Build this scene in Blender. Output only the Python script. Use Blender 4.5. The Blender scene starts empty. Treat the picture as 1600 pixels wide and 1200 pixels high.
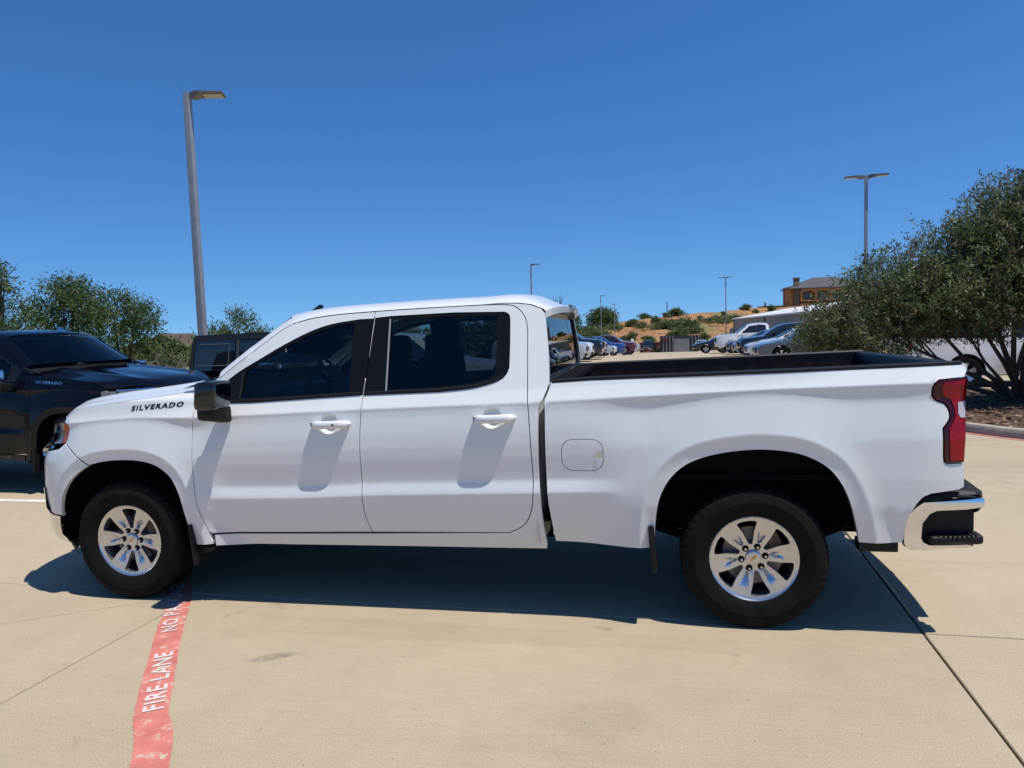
import bpy, bmesh, math, random
import numpy as np
from mathutils import Vector, Matrix, noise
from mathutils.geometry import delaunay_2d_cdt

scene = bpy.context.scene
COL = scene.collection
rnd = random.Random(7)

# ------------------------------------------------------------------ camera
cam_d = bpy.data.cameras.new("camera")
cam = bpy.data.objects.new("camera", cam_d)
COL.objects.link(cam)
scene.camera = cam
yaw, pitch, roll = -0.19975, -0.07415, -0.03343
fw = Vector((math.sin(yaw) * math.cos(pitch), math.cos(yaw) * math.cos(pitch), math.sin(pitch)))
rt = Vector((math.cos(yaw), -math.sin(yaw), 0))
up = rt.cross(fw)
r2 = rt * math.cos(roll) + up * math.sin(roll)
u2 = up * math.cos(roll) - rt * math.sin(roll)
m = Matrix((r2, u2, -fw)).transposed().to_4x4()
m.translation = Vector((3.464, -3.988, 1.710))
cam.matrix_world = m
cam_d.sensor_width = 36
cam_d.lens = 36 * 1105.4 / 1600
cam_d.clip_start = 0.05
cam_d.clip_end = 3000

# ------------------------------------------------------------------ light
SUN = Vector((0.38, -0.12, 1.0)).normalized()
world = bpy.data.worlds.new("World")
scene.world = world
world.use_nodes = True
wn = world.node_tree
wn.nodes.clear()
sky = wn.nodes.new("ShaderNodeTexSky")
sky.sky_type = 'NISHITA'
sky.sun_disc = False
sky.sun_elevation = math.asin(SUN.z)
sky.sun_rotation = math.atan2(SUN.x, SUN.y)
sky.altitude = 500
sky.air_density = 1.0
sky.dust_density = 0.15
sky.ozone_density = 2.2
bg = wn.nodes.new("ShaderNodeBackground")
bg.inputs[1].default_value = 0.108
wo = wn.nodes.new("ShaderNodeOutputWorld")
tcw = wn.nodes.new("ShaderNodeTexCoord")
lift = wn.nodes.new("ShaderNodeVectorMath")          # clear dry air: no yellow band at the horizon
lift.operation = 'ADD'
lift.inputs[1].default_value = (0, 0, 0.10)
wn.links.new(tcw.outputs["Generated"], lift.inputs[0])
nrm = wn.nodes.new("ShaderNodeVectorMath")
nrm.operation = 'NORMALIZE'
wn.links.new(lift.outputs[0], nrm.inputs[0])
wn.links.new(nrm.outputs[0], sky.inputs[0])
hs = wn.nodes.new("ShaderNodeHueSaturation")
hs.inputs["Saturation"].default_value = 1.22
wn.links.new(sky.outputs[0], hs.inputs["Color"])
tint = wn.nodes.new("ShaderNodeMix")
tint.data_type = 'RGBA'
tint.blend_type = 'MULTIPLY'
tint.inputs[0].default_value = 1.0
tint.inputs[7].default_value = (0.70, 0.98, 1.24, 1)
wn.links.new(hs.outputs[0], tint.inputs[6])
wn.links.new(tint.outputs[2], bg.inputs[0])
wn.links.new(bg.outputs[0], wo.inputs[0])
sun_d = bpy.data.lights.new("sun", 'SUN')
sun_d.energy = 5.0
sun_d.angle = math.radians(0.53)
sun_d.color = (1.0, 0.96, 0.9)
sun = bpy.data.objects.new("sun", sun_d)
COL.objects.link(sun)
sun.rotation_euler = SUN.to_track_quat('Z', 'Y').to_euler()
sun.location = (0, 0, 30)

scene.view_settings.view_transform = 'Standard'
scene.view_settings.look = 'None'
scene.view_settings.exposure = 0.0
scene.view_settings.gamma = 1.0

# ------------------------------------------------------------------ materials
MATS = {}


def mat(name, col, rough=0.5, metal=0.0, spec=0.5, coat=0.0, coat_rough=0.03, vary=0.0, vscale=4.0,
        bump=0.0, bscale=60.0, col2=None, stretch=None, trans=0.0):
    """principled material with noise-driven colour variation and fine relief"""
    if name in MATS:
        return MATS[name]
    mt = bpy.data.materials.new(name)
    mt.use_nodes = True
    nt = mt.node_tree
    b = nt.nodes["Principled BSDF"]
    b.inputs["Base Color"].default_value = (*col, 1)
    b.inputs["Roughness"].default_value = rough
    b.inputs["Metallic"].default_value = metal
    b.inputs["Specular IOR Level"].default_value = spec
    b.inputs["Coat Weight"].default_value = coat
    b.inputs["Coat Roughness"].default_value = coat_rough
    if vary > 0 or bump > 0:
        tc = nt.nodes.new("ShaderNodeTexCoord")
        src = tc.outputs["Object"]
        if stretch:
            mp = nt.nodes.new("ShaderNodeMapping")
            mp.inputs["Scale"].default_value = stretch
            nt.links.new(src, mp.inputs[0])
            src = mp.outputs[0]
    if vary > 0:
        n = nt.nodes.new("ShaderNodeTexNoise")
        n.inputs["Scale"].default_value = vscale
        n.inputs["Detail"].default_value = 6
        n.inputs["Roughness"].default_value = 0.65
        nt.links.new(src, n.inputs[0])
        r = nt.nodes.new("ShaderNodeValToRGB")
        c2 = col2 or tuple(c * (1 - vary) for c in col)
        r.color_ramp.elements[0].position = 0.35
        r.color_ramp.elements[1].position = 0.65
        r.color_ramp.elements[0].color = (*c2, 1)
        r.color_ramp.elements[1].color = (*col, 1)
        nt.links.new(n.outputs[0], r.inputs[0])
        nt.links.new(r.outputs[0], b.inputs["Base Color"])
    if bump > 0:
        n2 = nt.nodes.new("ShaderNodeTexNoise")
        n2.inputs["Scale"].default_value = bscale
        n2.inputs["Detail"].default_value = 4
        nt.links.new(src, n2.inputs[0])
        bp = nt.nodes.new("ShaderNodeBump")
        bp.inputs["Strength"].default_value = bump
        bp.inputs["Distance"].default_value = 0.01
        nt.links.new(n2.outputs[0], bp.inputs["Height"])
        nt.links.new(bp.outputs[0], b.inputs["Normal"])
    MATS[name] = mt
    return mt


def glass(name, tint, refl_rough=0.0, ior=1.5):
    """thin window glass: tinted see-through plus fresnel reflection"""
    mt = bpy.data.materials.new(name)
    mt.use_nodes = True
    nt = mt.node_tree
    nt.nodes.clear()
    o = nt.nodes.new("ShaderNodeOutputMaterial")
    mx = nt.nodes.new("ShaderNodeMixShader")
    t = nt.nodes.new("ShaderNodeBsdfTransparent")
    t.inputs[0].default_value = (*tint, 1)
    g = nt.nodes.new("ShaderNodeBsdfGlossy")
    g.inputs["Roughness"].default_value = refl_rough
    f = nt.nodes.new("ShaderNodeFresnel")
    f.inputs[0].default_value = ior
    nt.links.new(f.outputs[0], mx.inputs[0])
    nt.links.new(t.outputs[0], mx.inputs[1])
    nt.links.new(g.outputs[0], mx.inputs[2])
    nt.links.new(mx.outputs[0], o.inputs[0])
    MATS[name] = mt
    return mt


def leafmat(name, col, tl=0.35, rough=0.5):
    mt = bpy.data.materials.new(name)
    mt.use_nodes = True
    nt = mt.node_tree
    nt.nodes.clear()
    o = nt.nodes.new("ShaderNodeOutputMaterial")
    b = nt.nodes.new("ShaderNodeBsdfPrincipled")
    b.inputs["Roughness"].default_value = rough
    b.inputs["Specular IOR Level"].default_value = 0.35
    t = nt.nodes.new("ShaderNodeBsdfTranslucent")
    mx = nt.nodes.new("ShaderNodeMixShader")
    mx.inputs[0].default_value = tl
    tc = nt.nodes.new("ShaderNodeTexCoord")
    n = nt.nodes.new("ShaderNodeTexNoise")
    n.inputs["Scale"].default_value = 3.0
    n.inputs["Detail"].default_value = 3
    nt.links.new(tc.outputs["Object"], n.inputs[0])
    r = nt.nodes.new("ShaderNodeValToRGB")
    r.color_ramp.elements[0].position = 0.35
    r.color_ramp.elements[1].position = 0.7
    r.color_ramp.elements[0].color = (col[0] * .7, col[1] * .75, col[2] * .75, 1)
    r.color_ramp.elements[1].color = (col[0] * 1.25, col[1] * 1.15, col[2], 1)
    nt.links.new(n.outputs[0], r.inputs[0])
    nt.links.new(r.outputs[0], b.inputs["Base Color"])
    nt.links.new(r.outputs[0], t.inputs[0])
    nt.links.new(b.outputs[0], mx.inputs[1])
    nt.links.new(t.outputs[0], mx.inputs[2])
    nt.links.new(mx.outputs[0], o.inputs[0])
    MATS[name] = mt
    return mt


def paintmat(name, col, dust=(0.45, 0.38, 0.30), dz=0.75, damt=0.35, rough=0.32):
    """car paint with clear coat; road dust collects on the lowest part of the body"""
    mt = mat(name, col, rough, coat=0.55, coat_rough=0.05, spec=0.3)
    nt = mt.node_tree
    b = nt.nodes["Principled BSDF"]
    tc = nt.nodes.new("ShaderNodeTexCoord")
    sx = nt.nodes.new("ShaderNodeSeparateXYZ")
    nt.links.new(tc.outputs["Object"], sx.inputs[0])
    mr = nt.nodes.new("ShaderNodeMapRange")
    mr.inputs[1].default_value = dz
    mr.inputs[2].default_value = 0.35
    mr.inputs[3].default_value = 0.0
    mr.inputs[4].default_value = damt
    nt.links.new(sx.outputs[2], mr.inputs[0])
    n = nt.nodes.new("ShaderNodeTexNoise")
    n.inputs["Scale"].default_value = 9
    n.inputs["Detail"].default_value = 7
    n.inputs["Roughness"].default_value = 0.7
    nt.links.new(tc.outputs["Object"], n.inputs[0])
    mu = nt.nodes.new("ShaderNodeMath")
    mu.operation = 'MULTIPLY'
    nt.links.new(mr.outputs[0], mu.inputs[0])
    nt.links.new(n.outputs[0], mu.inputs[1])
    mx = nt.nodes.new("ShaderNodeMix")
    mx.data_type = 'RGBA'
    mx.inputs[6].default_value = (*col, 1)
    mx.inputs[7].default_value = (*dust, 1)
    nt.links.new(mu.outputs[0], mx.inputs[0])
    nt.links.new(mx.outputs[2], b.inputs["Base Color"])
    return mt


WHITE = paintmat("white_paint", (0.725, 0.735, 0.705))
BLACKP = mat("black_paint", (0.003, 0.0032, 0.006), 0.06, spec=0.26)
NAVYP = mat("jeep_black_paint", (0.004, 0.004, 0.005), 0.08, spec=0.4)
PLASTIC = mat("black_plastic", (0.010, 0.010, 0.0105), 0.5, spec=0.25, bump=0.15, bscale=300)
GLOSSBLK = mat("gloss_black", (0.008, 0.008, 0.009), 0.08, spec=0.6)
PILLAR = mat("pillar_film", (0.008, 0.0078, 0.0075), 0.3, spec=0.18)
LINER = mat("bed_liner", (0.008, 0.008, 0.009), 0.9, spec=0.04, bump=0.5, bscale=220)
UNDER = mat("underbody", (0.007, 0.007, 0.007), 0.9, spec=0.05, vary=0.4)
RUBBER = mat("tyre_rubber", (0.0075, 0.0072, 0.007), 0.8, spec=0.10, vary=0.35, vscale=14, col2=(0.013, 0.012, 0.010))
ALLOY = mat("alloy", (0.62, 0.62, 0.63), 0.24, metal=0.9, vary=0.1, vscale=20)
ALLOYD = mat("rim_barrel", (0.25, 0.25, 0.26), 0.35, metal=0.9)
CHROME = mat("chrome", (0.78, 0.78, 0.79), 0.07, metal=1.0, vary=0.06, vscale=12)
STEEL = mat("steel_nut", (0.55, 0.55, 0.55), 0.3, metal=1.0)
DISC = mat("brake_disc", (0.22, 0.19, 0.17), 0.5, metal=0.8, vary=0.3, vscale=30)
RUST = mat("caliper", (0.20, 0.12, 0.07), 0.7, vary=0.4, vscale=30)
GOLD = mat("bowtie_gold", (0.55, 0.40, 0.16), 0.35, metal=0.6)
AMBER = mat("amber_lens", (0.50, 0.085, 0.008), 0.2, spec=0.3)
LENS = mat("lamp_lens", (0.16, 0.16, 0.165), 0.15, spec=0.5)
REDL = mat("red_lens", (0.38, 0.006, 0.014), 0.10, spec=0.35, vary=0.45, vscale=8, stretch=(1, 1, 4))
REDD = mat("dark_red_lens", (0.05, 0.003, 0.007), 0.08, spec=0.4)
SEAT = mat("seat_cloth", (0.025, 0.025, 0.027), 0.9, vary=0.2, vscale=40)
CABIN = mat("cabin_plastic", (0.018, 0.018, 0.019), 0.65)
HEADLN = mat("headliner", (0.22, 0.21, 0.20), 0.9)
GL_F = glass("front_door_glass", (0.66, 0.80, 0.75))
GL_R = glass("privacy_glass", (0.27, 0.31, 0.32))
GL_W = glass("windshield_glass", (0.72, 0.80, 0.77))
GL_B = glass("rear_window_glass", (0.045, 0.05, 0.055), ior=2.6)

# ------------------------------------------------------------------ helpers


def link(o, parent=None):
    COL.objects.link(o)
    if parent is not None:
        o.parent = parent
    return o


def mk(name, verts, faces, mt, parent=None, smooth=True, normals=None, midx=None):
    me = bpy.data.meshes.new(name)
    me.from_pydata([tuple(map(float, v)) for v in verts], [], [tuple(map(int, f)) for f in faces])
    for x in (mt if isinstance(mt, (list, tuple)) else [mt]):
        me.materials.append(x)
    if midx is not None:
        me.polygons.foreach_set("material_index", np.array(midx, dtype=np.int32))
    if smooth:
        me.polygons.foreach_set("use_smooth", [True] * len(me.polygons))
    me.update()
    if normals is not None:
        me.normals_split_custom_set_from_vertices([tuple(map(float, n)) for n in normals])
    return link(bpy.data.objects.new(name, me), parent)


def mkbm(name, bm, mt, parent=None, smooth=False, sharp=None):
    me = bpy.data.meshes.new(name)
    bm.to_mesh(me)
    bm.free()
    for x in (mt if isinstance(mt, (list, tuple)) else [mt]):
        me.materials.append(x)
    if smooth:
        me.polygons.foreach_set("use_smooth", [True] * len(me.polygons))
        if sharp:
            me.set_sharp_from_angle(angle=math.radians(sharp))
    return link(bpy.data.objects.new(name, me), parent)


def empty(name, loc=(0, 0, 0), rz=0.0, label=None, cat=None, group=None):
    o = bpy.data.objects.new(name, None)
    o.empty_display_size = 0.3
    COL.objects.link(o)
    o.location = loc
    o.rotation_euler = (0, 0, rz)
    if label:
        tag(o, label, cat, group)
    return o


def tag(o, label, cat, group=None, kind=None):
    o["label"] = label
    if cat:
        o["category"] = cat
    if group:
        o["group"] = group
    if kind:
        o["kind"] = kind
    return o


def structure(o):
    o["kind"] = "structure"
    return o


def copy_tree(o, parent=None):
    c = o.copy()
    COL.objects.link(c)
    c.parent = parent
    for ch in list(o.children):
        copy_tree(ch, c)
    return c


def repaint(o, swap):
    if o.type == 'MESH':
        for i, s in enumerate(o.material_slots):
            if s.material in swap:
                nm = swap[s.material]
                s.link = 'OBJECT'
                s.material = nm
    for ch in o.children:
        repaint(ch, swap)


def bm_box(bm, c, s, bev=0.0, rot=None, mi=0, seg=2):
    """bevelled box added to bm; c centre, s full size"""
    r = bmesh.ops.create_cube(bm, size=1.0)
    vs = r['verts']
    bmesh.ops.scale(bm, vec=s, verts=vs)
    if bev > 0:
        es = list({e for v in vs for e in v.link_edges})
        rr = bmesh.ops.bevel(bm, geom=es, offset=bev, segments=seg, affect='EDGES', profile=0.6)
        vs = list({v for f in rr['faces'] for v in f.verts} | {v for v in vs if v.is_valid})
    if rot is not None:
        bmesh.ops.rotate(bm, cent=(0, 0, 0), matrix=rot, verts=vs)
    bmesh.ops.translate(bm, vec=c, verts=vs)
    for f in {f for v in vs for f in v.link_faces}:
        f.material_index = mi
    return vs


def box(name, c, s, mt, parent=None, bev=0.0, rot=None, smooth=False):
    bm = bmesh.new()
    bm_box(bm, c, s, bev, rot)
    return mkbm(name, bm, mt, parent, smooth or bev > 0, 40 if bev > 0 else None)


def bm_tube(bm, pts, radii, n=8, cap=True, mi=0):
    pts = [Vector(p) for p in pts]
    rings = []
    prev = None
    for i, p in enumerate(pts):
        d = (pts[min(i + 1, len(pts) - 1)] - pts[max(i - 1, 0)]).normalized()
        a = prev if prev is not None else (Vector((0, 0, 1)) if abs(d.z) < .9 else Vector((1, 0, 0)))
        u = (a - d * a.dot(d)).normalized()
        prev = u
        w = d.cross(u)
        r = radii[i] if hasattr(radii, '__len__') else radii
        rings.append([bm.verts.new(p + u * (r * math.cos(2 * math.pi * k / n)) + w * (r * math.sin(2 * math.pi * k / n))) for k in range(n)])
    for a, b in zip(rings, rings[1:]):
        for k in range(n):
            f = bm.faces.new((a[k], a[(k + 1) % n], b[(k + 1) % n], b[k]))
            f.material_index = mi
    if cap:
        f = bm.faces.new(rings[0][::-1]); f.material_index = mi
        f = bm.faces.new(rings[-1]); f.material_index = mi


def tube(name, pts, radii, mt, parent=None, n=8):
    bm = bmesh.new()
    bm_tube(bm, pts, radii, n)
    return mkbm(name, bm, mt, parent, True, 50)


def lathe_y(name, prof, n, mt, parent=None, mod=None):
    """revolve (r, y) profile round the y axis"""
    vs, fs = [], []
    m_ = len(prof)
    for k in range(n):
        a = 2 * math.pi * k / n
        for j, (r, y) in enumerate(prof):
            rr = r + (mod(j, k) if mod else 0)
            vs.append((rr * math.cos(a), y, rr * math.sin(a)))
    for k in range(n):
        k2 = (k + 1) % n
        for j in range(m_ - 1):
            fs.append((k * m_ + j, k * m_ + j + 1, k2 * m_ + j + 1, k2 * m_ + j))
    o = mk(name, vs, fs, mt, parent)
    o.data.set_sharp_from_angle(angle=math.radians(35))
    return o


def spline(pts, n=6):
    """Catmull-Rom through open polyline"""
    P = [np.array(p, float) for p in pts]
    P = [2 * P[0] - P[1]] + P + [2 * P[-1] - P[-2]]
    out = []
    for i in range(1, len(P) - 2):
        for k in range(n):
            t = k / n
            a, b, c, d = P[i - 1], P[i], P[i + 1], P[i + 2]
            out.append(tuple(.5 * ((2 * b) + (-a + c) * t + (2 * a - 5 * b + 4 * c - d) * t * t + (-a + 3 * b - 3 * c + d) * t ** 3)))
    out.append(tuple(P[-2]))
    return out


def area2(p):
    p = np.array(p)
    x, y = p[:, 0], p[:, 1]
    return .5 * np.sum(x * np.roll(y, -1) - np.roll(x, -1) * y)


def inset(poly, d):
    """offset closed polygon inwards by d"""
    P = np.array(poly, float)
    keep = [0]
    for i in range(1, len(P)):
        if np.hypot(*(P[i] - P[keep[-1]])) > 1e-4:
            keep.append(i)
    P = P[keep]
    if np.hypot(*(P[0] - P[-1])) < 1e-4:
        P = P[:-1]
    s = 1 if area2(P) > 0 else -1
    out = []
    n = len(P)
    for i in range(n):
        a, b, c = P[i - 1], P[i], P[(i + 1) % n]
        e1 = (b - a) / np.hypot(*(b - a)); e2 = (c - b) / np.hypot(*(c - b))
        n1 = s * np.array((-e1[1], e1[0])); n2 = s * np.array((-e2[1], e2[0]))
        k = 1 + n1 @ n2
        out.append(tuple(b + d * (n1 + n2) / max(k, .5)))
    return out


def resample(poly, step):
    out = []
    n = len(poly)
    for i in range(n):
        a = np.array(poly[i], float); b = np.array(poly[(i + 1) % n], float)
        L = np.hypot(*(b - a))
        if L < 1e-5:
            continue
        k = max(1, int(math.ceil(L / step)))
        for j in range(k):
            out.append(tuple(a + (b - a) * j / k))
    return out


def inside(poly, pts):
    P = np.array(poly); x = pts[:, 0]; y = pts[:, 1]
    r = np.zeros(len(pts), bool)
    j = len(P) - 1
    for i in range(len(P)):
        xi, yi = P[i]; xj, yj = P[j]
        if yi != yj:
            c = ((yi > y) != (yj > y)) & (x < (xj - xi) * (y - yi) / (yj - yi) + xi)
            r ^= c
        j = i
    return r


def segdist(pts, line, closed=False):
    P = np.array(line, float)
    if closed:
        P = np.vstack([P, P[:1]])
    d = np.full(len(pts), 1e9)
    for a, b in zip(P[:-1], P[1:]):
        ab = b - a
        t = np.clip(((pts - a) @ ab) / max(ab @ ab, 1e-12), 0, 1)
        q = a + t[:, None] * ab
        d = np.minimum(d, np.hypot(*(pts - q).T))
    return d


def cdt(outline, holes, pts, step=0.03, clear=0.010):
    out = resample(outline, step)
    hs = [resample(h, step) for h in holes]
    pts = np.array(pts, float).reshape(-1, 2)
    if len(pts):
        ok = inside(out, pts) & (segdist(pts, out, True) > clear)
        for h in hs:
            ok &= ~inside(h, pts) & (segdist(pts, h, True) > clear)
        pts = pts[ok]
    vs = list(out); es = []
    n = len(out)
    es += [(i, (i + 1) % n) for i in range(n)]
    for h in hs:
        o = len(vs); vs += h
        es += [(o + i, o + (i + 1) % len(h)) for i in range(len(h))]
    vs += [tuple(p) for p in pts]
    V, E, F, _, _, _ = delaunay_2d_cdt([Vector(v) for v in vs], es, [], 0, 1e-6)
    V = np.array([(v.x, v.y) for v in V])
    F = [f for f in F if len(f) == 3]
    C = np.array([V[list(f)].mean(0) for f in F])
    ok = inside(out, C)
    for h in hs:
        ok &= ~inside(h, C)
    F = [f for f, k in zip(F, ok) if k]
    # consistent winding (ccw in 2d)
    G = []
    for a, b, c in F:
        ar = (V[b] - V[a])[0] * (V[c] - V[a])[1] - (V[b] - V[a])[1] * (V[c] - V[a])[0]
        if abs(ar) < 1e-12:
            continue
        G.append((a, b, c) if ar > 0 else (a, c, b))
    used = sorted({i for f in G for i in f})
    mp = {u: i for i, u in enumerate(used)}
    return V[used], [tuple(mp[i] for i in f) for f in G]


def boundary(F):
    cnt = {}
    for f in F:
        for i in range(3):
            a, b = f[i], f[(i + 1) % 3]
            cnt[(a, b)] = 1
    return [(a, b) for (a, b) in cnt if (b, a) not in cnt]


# ------------------------------------------------------------------ ground
def ground_z(x, y):
    return float(np.interp(y, [-500, 28, 46, 60, 120, 175, 600], [0, 0, -0.22, -0.75, -2.7, -3.3, -3.3]))


def concrete(name, base, joints=False):
    mt = bpy.data.materials.new(name)
    mt.use_nodes = True
    nt = mt.node_tree
    L = nt.links.new
    b = nt.nodes["Principled BSDF"]
    b.inputs["Roughness"].default_value = 0.82
    b.inputs["Specular IOR Level"].default_value = 0.3
    ge = nt.nodes.new("ShaderNodeNewGeometry")
    pos = ge.outputs["Position"]

    def nz(scale, detail=5, rough=.6, vec=pos, dist=0.0):
        n = nt.nodes.new("ShaderNodeTexNoise")
        n.inputs["Scale"].default_value = scale
        n.inputs["Detail"].default_value = detail
        n.inputs["Roughness"].default_value = rough
        n.inputs["Distortion"].default_value = dist
        L(vec, n.inputs[0])
        return n.outputs[0]

    def ramp(v, p0, p1, c0, c1):
        r = nt.nodes.new("ShaderNodeValToRGB")
        r.color_ramp.elements[0].position = p0
        r.color_ramp.elements[1].position = p1
        r.color_ramp.elements[0].color = (*c0, 1)
        r.color_ramp.elements[1].color = (*c1, 1)
        L(v, r.inputs[0])
        return r.outputs[0]

    def mul(a, bb, fac=1.0, mode='MULTIPLY'):
        x = nt.nodes.new("ShaderNodeMix")
        x.data_type = 'RGBA'
        x.blend_type = mode
        x.inputs[0].default_value = fac
        L(a, x.inputs[6]); L(bb, x.inputs[7])
        return x.outputs[2]
    c = ramp(nz(.55, 6, .62), .3, .7, tuple(v * .92 for v in base), tuple(v * 1.04 for v in base))
    c = mul(c, ramp(nz(3.3, 6, .7, dist=.6), .32, .72, (.93, .925, .915), (1.02, 1.015, 1.01)))
    # broom-finish streaks
    mp = nt.nodes.new("ShaderNodeMapping")
    mp.inputs["Rotation"].default_value = (0, 0, math.radians(6))
    mp.inputs["Scale"].default_value = (4, 90, 1)
    L(pos, mp.inputs[0])
    c = mul(c, ramp(nz(1.0, 3, .6, mp.outputs[0]), .3, .7, (.93, .93, .925), (1.03, 1.03, 1.03)))
    # sand-grain speckle
    c = mul(c, ramp(nz(170, 2, .6), .33, .62, (.72, .70, .68), (1.06, 1.06, 1.05)))
    # sparse dark grit
    vo = nt.nodes.new("ShaderNodeTexVoronoi")
    vo.inputs["Scale"].default_value = 11
    vo.inputs["Randomness"].default_value = 1
    L(pos, vo.inputs[0])
    c = mul(c, ramp(vo.outputs["Distance"], .035, .055, (.42, .38, .34), (1, 1, 1)))
    # tyre scuff and water marks with shapes of their own
    for (cx, cy, sx, sy, rot, amt, lo, hi) in [(1.42, -.62, .15, .05, .5, .55, .42, .66), (6.15, .35, .16, .4, .15, .0, .5, .6), (1.75, .75, .16, .1, .3, .75, .25, .5), (3.2, -1.0, .3, .2, .2, .12, .4, .7)]:
        if amt <= 0:
            continue
        mp = nt.nodes.new("ShaderNodeMapping")
        mp.vector_type = 'TEXTURE'
        mp.inputs["Location"].default_value = (cx, cy, 0)
        mp.inputs["Rotation"].default_value = (0, 0, rot)
        mp.inputs["Scale"].default_value = (sx, sy, 1)
        L(pos, mp.inputs[0])
        ln = nt.nodes.new("ShaderNodeVectorMath")
        ln.operation = 'LENGTH'
        L(mp.outputs[0], ln.inputs[0])
        mr = nt.nodes.new("ShaderNodeMapRange")
        mr.inputs[1].default_value = 1.0; mr.inputs[2].default_value = .55
        L(ln.outputs["Value"], mr.inputs[0])
        n = ramp(nz(26, 4, .7), lo, hi, (1, 1, 1), (0, 0, 0))
        mm = nt.nodes.new("ShaderNodeMath"); mm.operation = 'MULTIPLY'
        L(mr.outputs[0], mm.inputs[0]); L(n, mm.inputs[1])
        ms = nt.nodes.new("ShaderNodeMath"); ms.operation = 'MULTIPLY'
        ms.inputs[1].default_value = amt
        L(mm.outputs[0], ms.inputs[0])
        x = nt.nodes.new("ShaderNodeMix"); x.data_type = 'RGBA'
        L(ms.outputs[0], x.inputs[0]); L(c, x.inputs[6])
        x.inputs[7].default_value = (.11, .10, .095, 1)
        c = x.outputs[2]
    oi = nt.nodes.new("ShaderNodeObjectInfo")
    c = mul(c, ramp(oi.outputs["Random"], 0, 1, (.95, .945, .935), (1.03, 1.03, 1.03)))
    c = mul(c, ramp(nz(1.7, 3, .5, dist=1.2), .70, .76, (1, 1, 1), (.80, .78, .75)))
    mp = nt.nodes.new("ShaderNodeMapping")
    mp.inputs["Rotation"].default_value = (0, 0, math.radians(-9))
    mp.inputs["Scale"].default_value = (.12, 2.6, 1)
    L(pos, mp.inputs[0])
    c = mul(c, ramp(nz(1.0, 5, .6, mp.outputs[0], .4), .56, .70, (1, 1, 1), (.87, .86, .85)))
    if joints:
        br = nt.nodes.new("ShaderNodeTexBrick")
        br.inputs["Scale"].default_value = 1.0
        br.inputs["Brick Width"].default_value = 4.5
        br.inputs["Row Height"].default_value = 4.5
        br.inputs["Mortar Size"].default_value = .012
        br.offset = 0
        br.inputs["Color1"].default_value = (1, 1, 1, 1)
        br.inputs["Color2"].default_value = (.95, .95, .95, 1)
        br.inputs["Mortar"].default_value = (.3, .28, .25, 1)
        L(pos, br.inputs[0])
        c = mul(c, br.outputs[0])
    L(c, b.inputs["Base Color"])
    bp = nt.nodes.new("ShaderNodeBump")
    bp.inputs["Strength"].default_value = .25
    bp.inputs["Distance"].default_value = .004
    L(nz(120, 4, .7), bp.inputs["Height"])
    L(bp.outputs[0], b.inputs["Normal"])
    return mt


CONC = concrete("slab_concrete", (0.465, 0.385, 0.268))
CONCF = concrete("lot_concrete", (0.465, 0.385, 0.268), True)
KERBC = mat("kerb_concrete", (0.40, 0.35, 0.28), 0.85, vary=.3, vscale=5, bump=.4, bscale=80)
JOINT = mat("joint_filler", (0.035, 0.028, 0.022), 0.9, vary=.5, vscale=9, col2=(.10, .07, .045))
DIRT = mat("dry_ground", (0.30, 0.22, 0.13), 0.95, vary=.5, vscale=.5, col2=(.10, .11, .04), bump=.6, bscale=6)
REDPAINT = None


def grid_sheet(name, x0, x1, y0, y1, nx, ny, zf, mt):
    xs = np.linspace(x0, x1, nx); ys = np.array(ny) if hasattr(ny, '__len__') else np.linspace(y0, y1, ny)
    vs = [(x, y, zf(x, y)) for y in ys for x in xs]
    fs = [(j * nx + i, j * nx + i + 1, (j + 1) * nx + i + 1, (j + 1) * nx + i) for j in range(len(ys) - 1) for i in range(nx - 1)]
    return structure(mk(name, vs, fs, mt))


YS = [-1500, -400, -100, -30, 0, 15, 28, 34, 40, 46, 50, 55, 60, 70, 80, 90, 100, 110, 120, 135, 150, 175, 300, 600, 1500]
ground = grid_sheet("ground", -1500, 1500, -1500, 1500, 31, YS, lambda x, y: ground_z(x, y) - 0.06, DIRT)
YL = [-60, -8.96, 22.98, 28, 34, 40, 46, 50, 55, 60, 70, 80, 90, 100, 110, 120, 127]
lot = grid_sheet("parking_lot", -14, 30, -60, 127, 12, YL, lambda x, y: ground_z(x, y) - (0.016 if -9 < y < 23.0 else 0.012), CONCF)
lot.data.materials.append(JOINT)
for p in lot.data.polygons:
    if -9 < p.center.y < 22.98:
        p.material_index = 1

# slabs near the truck, joints at the spacing seen in the photograph
GX, GY, GS = 0.40, 0.10, 4.47
ang = math.radians(2.6)
gapw = 0.006


def slab(poly, z=0.0):
    poly = inset(poly, gapw)
    poly = inset(poly, 0.0)
    if area2(poly) < 0:
        poly = poly[::-1]
    n = len(poly)
    top = inset(poly, 0.004)
    vs = [(p[0], p[1], -0.02) for p in poly] + [(p[0], p[1], -0.004) for p in poly] + [(p[0], p[1], z) for p in top]
    fs = [(i, (i + 1) % n, n + (i + 1) % n, n + i) for i in range(n)]
    fs += [(n + i, n + (i + 1) % n, 2 * n + (i + 1) % n, 2 * n + i) for i in range(n)]
    fs += [tuple(2 * n + i for i in range(n))]
    mk("slab", vs, fs, CONC, lot, smooth=False)


def gp(i, j):
    x = GX + i * GS; y = GY + j * GS
    return (x + 0.045 * (y - GY), y - 0.02 * (x - 4.87))


for i in range(-3, 6):
    for j in range(-2, 5):
        a, b, c, d = gp(i, j), gp(i + 1, j), gp(i + 1, j + 1), gp(i, j + 1)
        if (i, j) == (-1, -1):       # cell cut by the diagonal joint that runs to the grid corner
            e = (a[0] + (d[0] - a[0]) * .32, a[1] + (d[1] - a[1]) * .32)
            slab([a, b, c, e]); slab([e, c, d])
        else:
            slab([a, b, c, d])

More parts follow.
